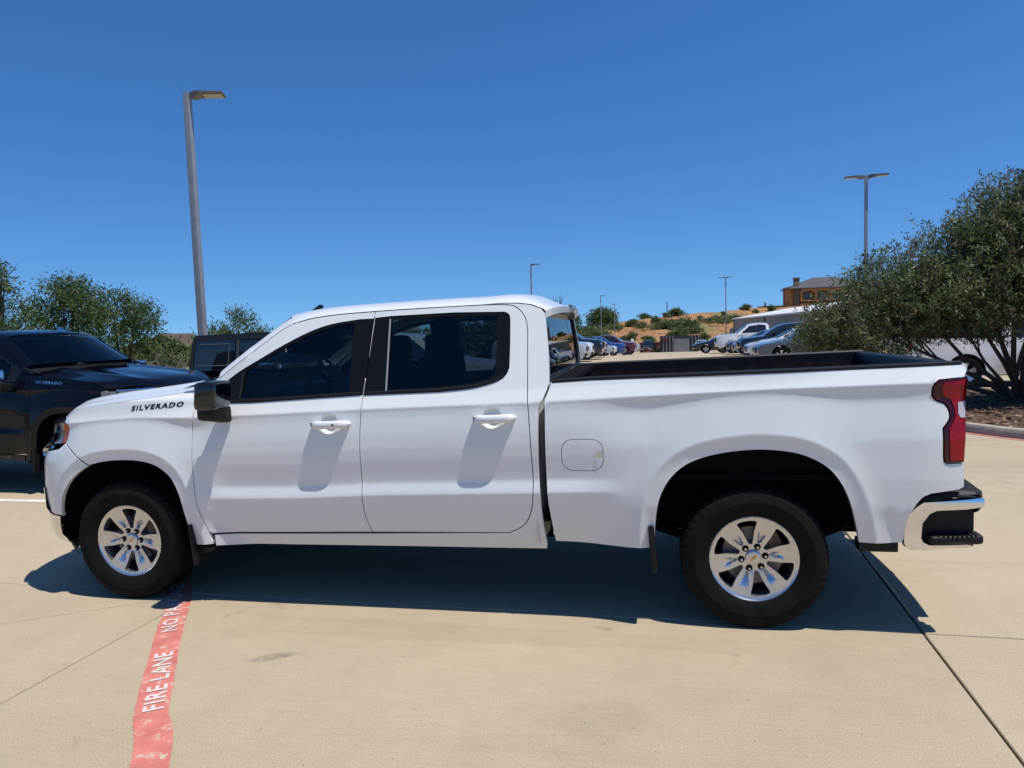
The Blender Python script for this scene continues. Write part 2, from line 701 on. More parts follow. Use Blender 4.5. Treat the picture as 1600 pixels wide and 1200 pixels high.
# markings
def paint_marking(name, base, wear=0.45):
    mt = mat(name, base, 0.75, vary=.25, vscale=7)
    nt = mt.node_tree
    b = nt.nodes["Principled BSDF"]
    src = b.inputs["Base Color"].links[0].from_socket
    ge = nt.nodes.new("ShaderNodeNewGeometry")
    n = nt.nodes.new("ShaderNodeTexNoise")
    n.inputs["Scale"].default_value = 42
    n.inputs["Detail"].default_value = 6
    n.inputs["Roughness"].default_value = .7
    nt.links.new(ge.outputs["Position"], n.inputs[0])
    n2 = nt.nodes.new("ShaderNodeTexNoise")
    n2.inputs["Scale"].default_value = 5
    nt.links.new(ge.outputs["Position"], n2.inputs[0])
    ad = nt.nodes.new("ShaderNodeMath"); ad.operation = 'ADD'
    nt.links.new(n.outputs[0], ad.inputs[0]); nt.links.new(n2.outputs[0], ad.inputs[1])
    r = nt.nodes.new("ShaderNodeValToRGB")
    r.color_ramp.elements[0].position = .66 + .1 * wear
    r.color_ramp.elements[1].position = .72 + .1 * wear
    mh = nt.nodes.new("ShaderNodeMath"); mh.operation = 'MULTIPLY'; mh.inputs[1].default_value = .6
    n2.inputs['Scale'].default_value = 14; n.inputs['Scale'].default_value = 75
    nt.links.new(ad.outputs[0], mh.inputs[0]); nt.links.new(mh.outputs[0], r.inputs[0])
    x = nt.nodes.new("ShaderNodeMix"); x.data_type = 'RGBA'
    nt.links.new(r.outputs[0], x.inputs[0]); nt.links.new(src, x.inputs[6])
    x.inputs[7].default_value = (.50, .42, .32, 1)
    nt.links.new(x.outputs[2], b.inputs["Base Color"])
    return mt


REDPAINT = paint_marking("fire_lane_red", (0.60, 0.185, 0.14), .05)
WHITEPAINT = paint_marking("stencil_white", (0.70, 0.60, 0.57), -.25)
LINEPAINT = paint_marking("line_white", (0.75, 0.73, 0.70), .3)


def strip(name, path, w, z, mt, parent=None, jitter=0.0):
    vs, fs = [], []
    P = [np.array(p, float) for p in path]
    for i, p in enumerate(P):
        d = P[min(i + 1, len(P) - 1)] - P[max(i - 1, 0)]
        d /= np.hypot(*d); n = np.array((d[1], -d[0]))
        j1 = rnd.uniform(-jitter, jitter); j2 = rnd.uniform(-jitter, jitter)
        a = p + n * (w / 2 + j1); b = p - n * (w / 2 + j2)
        vs += [(*a, z), (*b, z)]
    fs = [(2 * i, 2 * i + 2, 2 * i + 3, 2 * i + 1) for i in range(len(P) - 1)]
    return mk(name, vs, fs, mt, parent, smooth=False)


stripe_path = spline([(4.4, -6.2), (2.9, -3.75), (1.435, -1.60), (1.13, -1.2), (.602, -.38), (.287, .13), (-.9, 1.75), (-2.3, 3.9)], 14)
stripe = strip("fire_lane_stripe", stripe_path, .150, .004, REDPAINT, None, .004)
tag(stripe, "faded red fire lane stripe with white stencilled words painted on the concrete", "road marking")


def text_mesh(s, width, height, xshear=0.0, space=1.0, bold=0.0):
    cu = bpy.data.curves.new("txt", 'FONT')
    cu.body = s
    cu.shear = xshear
    cu.space_character = space
    cu.offset = bold
    cu.resolution_u = 2
    ob = bpy.data.objects.new("txt", cu)
    COL.objects.link(ob)
    dg = bpy.context.evaluated_depsgraph_get()
    me = bpy.data.meshes.new_from_object(ob.evaluated_get(dg))
    COL.objects.unlink(ob)
    bpy.data.objects.remove(ob)
    co = np.array([v.co[:] for v in me.vertices])
    mn, mx = co.min(0), co.max(0)
    co[:, 0] = (co[:, 0] - mn[0]) / (mx[0] - mn[0]) * width
    co[:, 1] = (co[:, 1] - mn[1]) / (mx[1] - mn[1]) * height
    return co, [tuple(p.vertices) for p in me.polygons]


def stencil(s, width, height, p0, p1, parent):
    co, fs = text_mesh(s, width, height, 0, 1.15, .022)
    t = np.array(p1, float) - np.array(p0, float); t /= np.hypot(*t)
    n = np.array((-t[1], t[0]))
    vs = [(*(np.array(p0) + t * c[0] + n * (c[1] - height / 2)), .0075) for c in co]
    return mk("lettering", vs, fs, WHITEPAINT, parent, smooth=False)


stencil("FIRE LANE", .66, .092, (1.145, -1.215), (.76, -.63), stripe)
stencil("NO PARKING", .84, .092, (.615, -.405), (.1, .37), stripe)
for k in range(4):
    y0 = 2.60 + k * 2.75
    ln = strip("parking_line", [(-8.2, y0 + .05), (-6, y0 + .02), (-3.0, y0 - .02), (-2.1, y0 - .03)], .10, .004, LINEPAINT, None, .003)
    tag(ln, ["white parking stall line beside the parked black pickup", "white parking stall line on the far side of the black pickup",
             "white parking stall line beside the black boxy off-roader", "white parking stall line past the black boxy off-roader"][k], "road marking", "parking stall lines")
# BODY_MARK
# ------------------------------------------------------------------ hero pickup
HW = 1.03
ZC = ([-.6, -.40, -.15, .14, .50, .74, 1.71, 2.80, 4.07, 4.87, 5.1], [1.17, 1.192, 1.214, 1.228, 1.222, 1.230, 1.266, 1.296, 1.348, 1.368, 1.372])
ZL = ([-.6, .5, 1.19, 1.83, 2.75, 3.35, 5.2], [.70, .702, .712, .742, .766, .784, .79])
ARCH_F = spline([(-.491, .372), (-.502, .524), (-.476, .670), (-.421, .771), (-.343, .848), (-.231, .913), (-.101, .942), (.035, .950), (.158, .943), (.267, .915), (.352, .859), (.400, .794), (.434, .707), (.456, .604), (.470, .522), (.512, .398)], 4)
ARCH_R = spline([(4.526, .512), (4.508, .612), (4.465, .767), (4.408, .875), (4.338, .943), (4.229, .995), (4.109, 1.016), (3.987, 1.020), (3.854, 1.007), (3.730, .980), (3.631, .939), (3.552, .873), (3.501, .795), (3.471, .709), (3.455, .588), (3.450, .453)], 4)
PA = ([.3, .5, .7, 1.0, 1.06, 1.2, 1.26, 1.5], [.62, .64, .68, .68, .60, .55, .50, .50])   # front overhang of the plan curve by height
XS = -.30
CUPS = [(1.487, 1.178), (2.520, 1.206)]


def smin(a, b, k):
    h = np.clip(.5 + .5 * (b - a) / k, 0, 1)
    return b * (1 - h) + a * h - k * h * (1 - h)


def D0(x, z):
    x = np.asarray(x, float); z = np.asarray(z, float)
    zc = np.interp(x, *ZC); zl = np.interp(x, *ZL)
    zn = np.where(z < zl, .74 + (z - zl), np.where(z < zc, .74 + (z - zl) / (zc - zl) * .53, 1.27 + (z - zc)))
    up_ = [(1.27, .042), (1.345, .080), (1.90, .280), (2.1, .36)]
    k1 = [(.30, .16), (.40, .105), (.47, .074), (.60, .042), (.735, .015), (.745, .015), (.80, .0295), (.815, .033), (.86, .0315), (.95, .0235), (1.03, .0215), (1.10, .0255), (1.17, .034), (1.215, .0405), (1.25, .043)] + up_
    k2 = [(.30, .13), (.40, .075), (.50, .040), (.65, .012), (.80, .010), (1.00, .018), (1.08, .030), (1.14, .043), (1.19, .051), (1.23, .0505), (1.262, .044)] + up_
    a = np.interp(zn, *zip(*k1)); b = np.interp(zn, *zip(*k2))
    w = np.clip((x - .50) / .30, 0, 1) * np.clip((3.42 - x) / .45, 0, 1)
    w = w * w * (3 - 2 * w)
    return a * w + b * (1 - w)


def D(x, z, cups=True):
    x = np.atleast_1d(np.asarray(x, float)); z = np.atleast_1d(np.asarray(z, float))
    d = D0(x, z)
    P = np.stack([x, z], 1)
    for arch, dc in ((ARCH_F, .072), (ARCH_R, .084)):
        c = np.array(arch).mean(0)
        near = np.hypot(x - c[0], z - c[1]) < 1.2
        if near.any():
            s = segdist(P[near], arch)
            f = np.where(s < dc, .002 + (dc - s) * .26, .002 + (s - dc) * .215)
            low = np.clip((.75 - z[near]) / .3, 0, 1)
            f = f + low * .02
            d[near] = smin(d[near], f, .012)
    # plan-view rounding of the front corner
    A = np.interp(z, *PA)
    u = np.clip((XS - x) / A, 0, .985)
    n = np.interp(z, [.9, 1.1], [2.5, 2.2])
    d = d + HW * (1 - (1 - u ** n) ** (1 / n))
    d = d + .42 * np.clip(x - 4.78, 0, None) ** 2
    # cab sides draw in towards the windscreen
    d = d + .10 * np.clip(1.25 - x, 0, None) ** 2 * np.clip((z - 1.34) / .1, 0, 1)
    if cups:
        for cx, cz in CUPS:
            r = np.hypot((x - cx) / .060, (z - cz) / .066)
            t = np.clip((1.0 - r) / .38, 0, 1)
            d = d + .030 * t * t * (3 - 2 * t)
    return d


def normalD(x, z, off=None):
    h = .006
    yx = (D(x + h, z) - D(x - h, z)) / (2 * h)
    yz = (D(x, z + h) - D(x, z - h)) / (2 * h)
    n = np.stack([yx, -np.ones_like(yx), yz], 1)
    return n / np.linalg.norm(n, axis=1)[:, None]


def curvi(x0, x1, dx=.035, zs=None):
    """interior points on rows that follow the body creases"""
    pts = []
    for x in np.arange(x0, x1, dx):
        zc = np.interp(x, *ZC); zl = np.interp(x, *ZL)
        rows = [zl - .02, zl - .007, zl + .007, zl + .03, zl + .058, zl + .085, zl + .13, zc - .002, zc + .008, zc + .03, zc + .07, zc + .08, zc + .1]
        rows += [zl + (q - .74) / .53 * (zc - zl) for q in (1.262, 1.2555, 1.245, 1.23, 1.2, 1.19, 1.175, 1.14, 1.08)]
        rows += list(np.arange(.40, zl - .03, .033)) + list(np.arange(zl + .165, zl + .34 / .53 * (zc - zl) - .02, .035)) + list(np.arange(zc + .13, 2.0, .04))
        pts += [(x, z) for z in rows]
    return pts


def ring_pts(arch, ds=(.02, .045, .062, .082, .10, .13, .16, .2)):
    P = np.array(arch)
    t = np.gradient(P, axis=0); t /= np.linalg.norm(t, axis=1)[:, None]
    n = np.stack([-t[:, 1], t[:, 0]], 1)
    c = P.mean(0) - np.array([0, .3])
    s = np.sign(((P - c) * n).sum(1))[:, None]
    return [tuple(p) for d in ds for p in (P + s * n * d)]


RF = ring_pts(ARCH_F); RR = ring_pts(ARCH_R, (.02, .05, .072, .096, .12, .15, .19, .24))


def clear_rings(pts, arch, r):
    pts = np.array(pts)
    return [tuple(p) for p in pts[segdist(pts, arch) > r]]


def panel(name, outline, holes, pts, mt, parent, off=0.0, flange=.028, gap=.0028, step=.03, cups=True):
    """body panel on the side surface, made once per side; returns (near, far)"""
    ol = inset(outline, gap)
    hs = [inset(h, -gap * .6) for h in holes]
    V, F = cdt(ol, hs, pts, step)
    d = D(V[:, 0], V[:, 1], cups) + off
    n = normalD(V[:, 0], V[:, 1])
    nv = len(V)
    vs = np.stack([V[:, 0], -HW + d, V[:, 1]], 1)
    fs = [(a, b, c) for a, b, c in F]
    be = boundary(F)
    bi = sorted({i for e in be for i in e}); ix = {v: k for k, v in enumerate(bi)}
    # rounded edge: small lip then flange
    nb = len(bi)
    lip = vs[bi].copy(); deep = vs[bi].copy(); deep[:, 1] += flange
    nrm_out = np.zeros((nb, 3))
    for a, b in be:
        e = V[b] - V[a]
        o = np.array((e[1], 0, -e[0])); o /= np.linalg.norm(o) + 1e-9
        nrm_out[ix[a]] += o; nrm_out[ix[b]] += o
    nrm_out /= np.linalg.norm(nrm_out, axis=1)[:, None] + 1e-9
    vs2 = np.vstack([vs, lip, deep])
    ns = np.vstack([n, nrm_out, nrm_out])
    for a, b in be:
        fs.append((nv + ix[b], nv + ix[a], nv + nb + ix[a], nv + nb + ix[b]))
    near = mk(name, vs2, fs, mt, parent[0] if isinstance(parent, tuple) else parent, True, ns)
    vf = vs2.copy(); vf[:, 1] *= -1
    nf = ns.copy(); nf[:, 1] *= -1
    far = mk(name, vf, [f[::-1] for f in fs], mt, parent[1] if isinstance(parent, tuple) else parent, True, nf)
    return near, far


def both(fn):
    return fn(-1), fn(1)


truck = empty("pickup_truck", (0, HW, 0), 0, "white crew cab pickup truck with grey alloy wheels parked across the fire lane stripe", "pickup truck")
T = truck
FD = [(.562, 1.325), (.543, 1.239), (.532, 1.144), (.534, .993), (.542, .839), (.559, .65), (.614, .486), (.645, .400)]
FDS = spline([(.600, 1.405), (.577, 1.370)] + FD, 3)
HOODL = spline([(-.447, 1.217), (-.40, 1.258), (-.329, 1.287), (-.093, 1.322), (.234, 1.357), (.432, 1.381), (.60, 1.408)], 4)
fender_o = HOODL + FDS[1:] + [(.515, .386)] + ARCH_F[::-1][:-1]
# keep only the arch part behind the bumper split
cut = [p for p in ARCH_F[::-1] if p[0] > -.228 or p[1] > .915]
fender_o = HOODL + FDS[1:] + [(.517, .390)] + cut[1:] + [(-.236, .918), (-.430, 1.064), (-.420, 1.085), (-.407, 1.125), (-.405, 1.165), (-.415, 1.188), (-.452, 1.196)]
fp = clear_rings(curvi(-.5, .7), ARCH_F, .215) + RF
fenders = panel("fender", fender_o, [], fp, WHITE, T)

WINF = [(.770, 1.315), (.952, 1.314), (1.699, 1.350), (1.727, 1.819)] + spline([(1.629, 1.818), (1.435, 1.793), (1.286, 1.747), (1.118, 1.670), (.972, 1.592), (.825, 1.513), (.735, 1.452)], 3) + [(.735, 1.335), (.745, 1.320)]
DDS = spline([(1.732, 1.864), (1.704, 1.349), (1.698, 1.228), (1.691, 1.072), (1.690, .876), (1.693, .669), (1.705, .577), (1.729, .497)], 3)
DITCH = spline([(.655, 1.452), (.80, 1.560), (1.103, 1.772), (1.242, 1.824), (1.428, 1.851), (1.732, 1.865), (2.10, 1.874), (2.42, 1.878)], 12)
dF = [p for p in DITCH if p[0] < 1.722] + DDS + [(.640, .470)] + [p for p in FDS[::-1] if p[1] > .475 and p[1] < 1.40] + [(.602, 1.405)]
cup_pts = [(cx + .06 * r * math.cos(a), cz + .066 * r * math.sin(a)) for cx, cz in CUPS for r in (.25, .5, .62, .75, .88, 1.0, 1.1) for a in np.linspace(0, 2 * math.pi, 29)[:-1]]


def nocups(pts):
    P = np.array(pts)
    ok = np.ones(len(P), bool)
    for cx, cz in CUPS:
        ok &= np.hypot((P[:, 0] - cx) / .06, (P[:, 1] - cz) / .066) > 1.2
    return [tuple(p) for p in P[ok]]


dp = nocups(clear_rings(curvi(.5, 2.85), ARCH_F, .215)) + RF + cup_pts
doorF = panel("front_door", dF, [WINF], dp, WHITE, T)
WINR = [(1.706, 1.349)] + spline([(2.191, 1.362), (2.387, 1.379), (2.532, 1.413), (2.594, 1.448), (2.617, 1.496)], 4) + [(2.617, 1.625)] + spline([(2.612, 1.785), (2.603, 1.815), (2.575, 1.830)], 3) + [(2.259, 1.838), (1.842, 1.831), (1.737, 1.823)]
REARC = spline([(2.42, 1.878), (2.60, 1.872), (2.668, 1.840), (2.707, 1.785), (2.722, 1.717)], 4) + spline([(2.733, 1.345), (2.744, 1.163), (2.755, .931), (2.756, .767), (2.738, .650), (2.690, .565), (2.601, .513)], 4)
dR = [(1.7325, 1.865)] + [p for p in DITCH if p[0] > 1.745] + REARC[1:] + DDS[::-1][:-1]
doorR = panel("rear_door", dR, [WINR], dp, WHITE, T)
cabp = [(2.425, 1.886), (2.60, 1.886), (2.72, 1.874), (2.80, 1.846)] + spline([(2.824, 1.815), (2.834, 1.752), (2.854, 1.572), (2.862, 1.433), (2.857, 1.388), (2.826, 1.310), (2.803, 1.262), (2.796, 1.07), (2.796, .884), (2.806, .62), (2.822, .443)], 3) + [(2.815, .405), (1.7, .397), (.655, .388), (.650, .462)] + [(1.729, .488)] + REARC[::-1]
cab_side = panel("cab_side", cabp, [], dp, WHITE, T)

# window glass and black trim
GLF = [(.862, 1.340), (1.606, 1.368), (1.598, 1.797)] + spline([(1.52, 1.788), (1.435, 1.772), (1.286, 1.725), (1.118, 1.647), (.972, 1.570), (.866, 1.508)], 3)
GLR = [(1.858, 1.378), (2.19, 1.390), (2.387, 1.408), (2.505, 1.436), (2.535, 1.470), (2.535, 1.812), (2.2, 1.815), (1.846, 1.806)]
gpt = [(x, z) for x in np.arange(.7, 2.7, .06) for z in np.arange(1.3, 1.86, .05)]
trF = panel("window_trim", WINF, [GLF], gpt, PILLAR, doorF, off=.004, flange=.02, gap=-.001)
trR = panel("window_trim", WINR, [GLR], gpt, PILLAR, doorR, off=.004, flange=.02, gap=-.001)
glF = panel("window_glass", GLF, [], gpt, GL_F, doorF, off=.011, flange=.003, gap=-.004)
glR = panel("window_glass", GLR, [], gpt, GL_R, doorR, off=.011, flange=.003, gap=-.004)


def side_tube(name, line, r, mt, parent, off=0.0, n=6):
    for k, s in enumerate((-1, 1)):
        pts = [(x, s * (HW - float(D(x, z, False)[0]) - off), z) for x, z in line]
        tube(name, pts, r, mt, parent[k] if isinstance(parent, tuple) else parent, n)


side_tube("belt_strip", [(.745, 1.323), (.952, 1.323), (1.3, 1.340), (1.692, 1.360)], .011, PLASTIC, doorF)
side_tube("belt_strip", [(1.712, 1.360)] + spline([(2.191, 1.372), (2.387, 1.389), (2.527, 1.422), (2.588, 1.456)], 4), .011, PLASTIC, doorR)
side_tube("glass_run", [(.846, 1.500), (.852, 1.335)], .009, PLASTIC, doorF)
side_tube("glass_run", [(1.838, 1.812), (1.850, 1.372)], .006, mat("run_grey", (.25, .25, .26), .4), doorR)

# door handles
for k, s in enumerate((-1, 1)):
    for (cx, cz), dr in zip(CUPS, (doorF, doorR)):
        vs, fs = [], []
        st = np.linspace(-1, 1, 15)
        for t in st:
            x = cx + .020 + t * .128
            e = max(0.0, 1 - abs(t) ** 7)
            hz = .023 * (e ** .5) + .002
            out = .064 * (1 - .50 * abs(t) ** 4)
            base = HW - float(D(x, cz, False)[0])
            zc_ = cz - .001 + .004 * t
            for a in np.linspace(0, 2 * math.pi, 13)[:-1]:
                ca, sa = math.cos(a), math.sin(a)
                yy = base + out - .026 + .026 * np.sign(ca) * abs(ca) ** .7 * (1 if abs(t) < .999 else .5)
                vs.append((x, s * yy, zc_ + hz * np.sign(sa) * abs(sa) ** .7))
        for i in range(14):
            for j in range(12):
                q = (i * 12 + j, i * 12 + (j + 1) % 12, (i + 1) * 12 + (j + 1) % 12, (i + 1) * 12 + j)
                fs.append(q if s > 0 else q[::-1])
        fs.append(tuple(range(12))); fs.append(tuple(14 * 12 + j for j in range(12)))
        mi = [0] * len(fs)
        # mounting stubs into the door
        for tx in (-.085, .115):
            base = HW - float(D(cx + tx, cz, False)[0])
            o = len(vs)
            for yy in (base - .02, base + .040):
                for dx, dz in ((-.018, -.014), (.018, -.014), (.018, .014), (-.018, .014)):
                    vs.append((cx + tx + dx, s * yy, cz + dz))
            for j in range(4):
                fs.append((o + j, o + (j + 1) % 4, o + 4 + (j + 1) % 4, o + 4 + j)); mi.append(0)
        if dr is doorF:
            for tx, r in ((.055, .0075), (.100, .0085)):      # keyless sensor and lock barrel
                o = len(vs)
                base = HW - float(D(cx + tx, cz, False)[0]) + .0655 - .010 * (tx > .08)
                for a in np.linspace(0, 2 * math.pi, 11)[:-1]:
                    vs.append((cx + tx + r * math.cos(a), s * base, cz + .002 + r * math.sin(a)))
                fs.append(tuple(range(o, o + 10))); mi.append(1)
        h = mk("door_handle", vs, fs, [WHITE, PLASTIC], dr[k], True, None, mi)
        h.data.set_sharp_from_angle(angle=math.radians(50))

# mirrors
for k, s in enumerate((-1, 1)):
    bm = bmesh.new()
    vs = bm_box(bm, (.822, s * 1.170, 1.385), (.150, .215, .170), .035, None, 0, 3)
    for v in vs:
        v.co.x += .10 * (v.co.z - 1.385) + .10 * (abs(v.co.y) - 1.15)
        if v.co.z < 1.38:
            v.co.x -= .0
    vs = bm_box(bm, (.775, s * 1.085, 1.258), (.105, .19, .110), .028, None, 1, 3)
    for v in vs:
        v.co.z += .20 * (abs(v.co.y) - 1.05)
        v.co.x -= .15 * (abs(v.co.y) - 1.05)
    vs = bm_box(bm, (.884, s * 1.175, 1.388), (.03, .185, .135), .01, None, 2, 2)
    for v in vs:
        v.co.x += .10 * (v.co.z - 1.385) + .10 * (abs(v.co.y) - 1.15)
    mkbm("side_mirror", bm, [GLOSSBLK, PLASTIC, mat('mirror_glass', (.10, .11, .12), .03, metal=1.0)], doorF[k], True, 40)

# roof and A-pillars: lofted from the ditch line
edge = [p for p in spline([(.655, 1.452), (.80, 1.560), (1.103, 1.772), (1.242, 1.824), (1.428, 1.851), (1.732, 1.865), (2.10, 1.874), (2.42, 1.878)], 12) if p[0] >= .66] + [(2.55, 1.884), (2.66, 1.880), (2.74, 1.868), (2.815, 1.838)]
HDR = 1.16     # windscreen header position along the edge line


def roof_section(x, z):
    yd = HW - float(D(x, z, False)[0])
    full = np.clip((x - (HDR - .05)) / .10, 0, 1)
    return yd, full


vs, fs, W = [], [], 25
secs = []
for (x, z) in edge:
    yd = HW - float(D(x, z, False)[0]) + .002
    h = .066 * np.clip((2.95 - x) / .3, .55, 1)
    row = []
    if x < HDR:
        wdt = .100
        kb = float(np.clip((x - .88) / (HDR - .88), 0, 1)); kb = kb * kb * (3 - 2 * kb)
        row.append((x, yd - .012, z - .010))
        for t in np.linspace(0, 1, 7):
            q = wdt * t / yd
            za = .050 * (1 - (1 - t) ** 2); zb_ = h * (1 - (1 - q) ** 5.5) + .012 * q * q
            xa_ = -.030 * t; xb_ = -.30 * (1 - (1 - q) ** 1.6) * np.clip((1.9 - x) / .74, 0, 1)
            row.append((x + xa_ * (1 - kb) + xb_ * kb, yd - .003 - (wdt - .003) * t, z + .004 + za * (1 - kb) + zb_ * kb))
        secs.append(row)
    else:
        for t in np.linspace(0, 1, W):
            y = yd * (1 - t)
            zz = z + .003 + h * (1 - (1 - t) ** 5.5) + .012 * t * t
            xx = x - .30 * (1 - (1 - t) ** 1.6) / 1.0 * np.clip((1.9 - x) / .74, 0, 1)
            row.append((xx, y, zz))
        secs.append(row)
for k, s in enumerate((-1, 1)):
    A_ = [r for r in secs if len(r) == 8]
    v = [(p[0], s * p[1], p[2]) for r in A_ for p in r]
    f = [(i * 8 + j, i * 8 + j + 1, (i + 1) * 8 + j + 1, (i + 1) * 8 + j) for i in range(len(A_) - 1) for j in range(7)]
    R0 = [r for r in secs if len(r) != 8][0]
    o = len(v)
    ys_ = [p[1] for p in R0[::-1]]
    tt = [0.0] + [t for t in np.linspace(0, 1, 7)]
    for q_, t in enumerate(tt):
        yy = R0[0][1] - (.012 if q_ == 0 else .003 + .097 * t)
        v.append((np.interp(yy, ys_, [p[0] for p in R0[::-1]]), s * yy, np.interp(yy, ys_, [p[2] for p in R0[::-1]]) - (.014 if q_ == 0 else 0)))
    f += [((len(A_) - 1) * 8 + j, (len(A_) - 1) * 8 + j + 1, o + j + 1, o + j) for j in range(7)]
    mk("a_pillar", v, f if s > 0 else [q[::-1] for q in f], WHITE, T)
R_ = [r for r in secs if len(r) != 8]
v, f = [], []
for r in R_:
    full = [(p[0], -p[1], p[2]) for p in r] + [(p[0], p[1], p[2]) for p in r[::-1][1:]]
    v += full
n_ = 2 * W - 1
for i in range(len(R_) - 1):
    for j in range(n_ - 1):
        f.append((i * n_ + j, (i + 1) * n_ + j, (i + 1) * n_ + j + 1, i * n_ + j + 1))
# rear brow overhanging the back window
last = len(v) - n_
brow = []
for j in range(n_):
    p = v[last + j]
    yy = p[1]
    e = (1 - min(1, abs(yy) / .80) ** 4)
    brow.append(((p[0] + .085 * e + .004, yy * .985, p[2] - .012 - .006 * e), (p[0] + .080 * e + .004, yy * .975, p[2] - .055 - .002 * e), (p[0] - .015, yy * .955, p[2] - .048)))
for r in range(3):
    o = len(v)
    v += [b[r] for b in brow]
    pr = last if r == 0 else o - n_
    for j in range(n_ - 1):
        f.append((pr + j, o + j, o + j + 1, pr + j + 1))
roof = mk("roof", v, f, WHITE, T)
roof.data.set_sharp_from_angle(angle=math.radians(38))
box("brake_light", (2.900, 0, 1.868), (.02, .26, .022), REDD, roof)

# shark-fin aerial
bm = bmesh.new()
prof = [(0, 0), (.045, .045), (.115, .094), (.135, .092), (.140, .03), (.19, .018), (.20, 0)]
for sgn in (-1, 1):
    pass
vv = []
for (px, pz) in prof:
    w = .032 * (1 - pz / .105) + .004
    vv.append((bm.verts.new((px, -w, pz)), bm.verts.new((px, w, pz))))
for a, b in zip(vv, vv[1:]):
    bm.faces.new((a[0], a[1], b[1], b[0]))
bm.faces.new([a[0] for a in vv][::-1]); bm.faces.new([a[1] for a in vv])
bm.normal_update()
fin = mkbm("aerial_fin", bm, GLOSSBLK, roof, True, 40)
fin.location = (.865, 0, 1.868)

# windscreen
ws_l = [r[-1] for r in secs if len(r) == 8] + [R_[0][3]]
v, f = [], []
m_ = 21
for i, p in enumerate(ws_l):
    for j in range(m_):
        t = -1 + 2 * j / (m_ - 1)
        lift = (1 - t * t)
        k = i / (len(ws_l) - 1)
        yv = t * (p[1] - .002)
        xr = np.interp(abs(yv), [q[1] for q in R_[0][::-1]], [q[0] for q in R_[0][::-1]]); zr = np.interp(abs(yv), [q[1] for q in R_[0][::-1]], [q[2] for q in R_[0][::-1]])
        kk = k ** 3
        v.append(((p[0] + .004 - .245 * lift) * (1 - kk) + (xr + .004) * kk, yv, (p[2] - .004 + .030 * lift * k) * (1 - kk) + (zr - .004) * kk))
for i in range(len(ws_l) - 1):
    for j in range(m_ - 1):
        f.append((i * m_ + j, i * m_ + j + 1, (i + 1) * m_ + j + 1, (i + 1) * m_ + j))
mk("windshield", v, [q[::-1] for q in f], GL_W, T)

# hood: between the two shut lines
v, f = [], []
hl = HOODL
m_ = 33
for i, (x, z) in enumerate(hl):
    yd = HW - float(D(x, z, False)[0]) - .003
    k = i / (len(hl) - 1)
    for j in range(m_):
        t = -1 + 2 * j / (m_ - 1)
        at_ = abs(t)
        crown = .040 * (1 - at_ ** 3)
        ridge = .016 * np.exp(-((at_ - .62) / .07) ** 2) - .010 * np.exp(-((at_ - .36) / .16) ** 2)
        zz = z + .002 + crown + ridge * np.clip(k * 2.5, 0, 1)
        # leading edge bows forward following the plan curve
        xx = x - .42 * (1 - at_ ** 2.4) * (1 - k) ** 1.0 - .20 * (1 - at_ ** 2) * k
        if i == 0:
            zz -= .0
        v.append((xx, t * yd, zz - .055 * (1 - at_ ** 2) * (1 - k) ** 2))
for i in range(len(hl) - 1):
    for j in range(m_ - 1):
        f.append((i * m_ + j, i * m_ + j + 1, (i + 1) * m_ + j + 1, (i + 1) * m_ + j))
o = len(v)
v += [(p[0] + .015, p[1] * .985, p[2] - .045) for p in v[:m_]]      # turned-down front lip
f += [(j, o + j, o + j + 1, j + 1)[::-1] for j in range(m_ - 1)]
o2 = len(v)
for i in range(len(hl)):                                              # side lips
    for e in (0, m_ - 1):
        p = v[i * m_ + e]; v.append((p[0], p[1] * .995, p[2] - .03))
for i in range(len(hl) - 1):
    f.append((i * m_, (i + 1) * m_, o2 + 2 * i + 2, o2 + 2 * i))
    f.append((i * m_ + m_ - 1, o2 + 2 * i + 1, o2 + 2 * i + 3, (i + 1) * m_ + m_ - 1))
hood = mk("hood", v, [q[::-1] for q in f], WHITE, T)
hood.data.set_sharp_from_angle(angle=math.radians(40))
hood_front = v[:m_]
# cowl
v = []
for j in range(21):
    t = -1 + 2 * j / 20
    v.append((.60 - .20 * (1 - t * t), t * .90, 1.405 + .035 * (1 - abs(t) ** 3)))
    v.append((.72 - .24 * (1 - t * t), t * .86, 1.455 + .02 * (1 - t * t)))
mk("cowl", v, [(2 * j, 2 * j + 2, 2 * j + 3, 2 * j + 1) for j in range(20)], PLASTIC, T)
for s in (-1, 1):        # black vent blade at the rear corner of the hood
    pts = [(.44, 1.396), (.56, 1.434), (.665, 1.465), (.675, 1.452), (.57, 1.415)]
    vs_ = []
    for off in (.0, .03):
        vs_ += [(x, s * (HW - float(D(x, 1.38, False)[0]) + .006 - off), z + .012) for x, z in pts]
    fs_ = [tuple(range(5)), tuple(range(9, 4, -1))] + [(i, (i + 1) % 5, 5 + (i + 1) % 5, 5 + i) for i in range(5)]
    mk("cowl_vent", vs_, fs_, PLASTIC, T, smooth=False)

# fender badges
co, tf = text_mesh("SILVERADO", .375, .033, .18, 1.2, .022)
for k, s in enumerate((-1, 1)):
    cs = co.copy()
    bx0 = .086
    vs_ = []
    for c in cs:
        xx = bx0 + (c[0] if s < 0 else .375 - c[0])
        zz = 1.278 + c[1] + (xx - bx0) * .064 - .006
        vs_.append((xx, s * (HW - float(D(xx, zz)[0]) + .0035), zz))
    f1 = [q if s < 0 else q for q in tf]
    nv = len(vs_)
    back = [(p[0], p[1] - s * .006, p[2]) for p in vs_]
    ed = {}
    for q in f1:
        for i in range(len(q)):
            a, b = q[i], q[(i + 1) % len(q)]
            ed[(a, b)] = 1
    sides = [(b, a, nv + a, nv + b) for (a, b) in ed if (b, a) not in ed]
    mk("badge", vs_ + back, list(f1) + sides, GLOSSBLK, fenders[k], smooth=False)


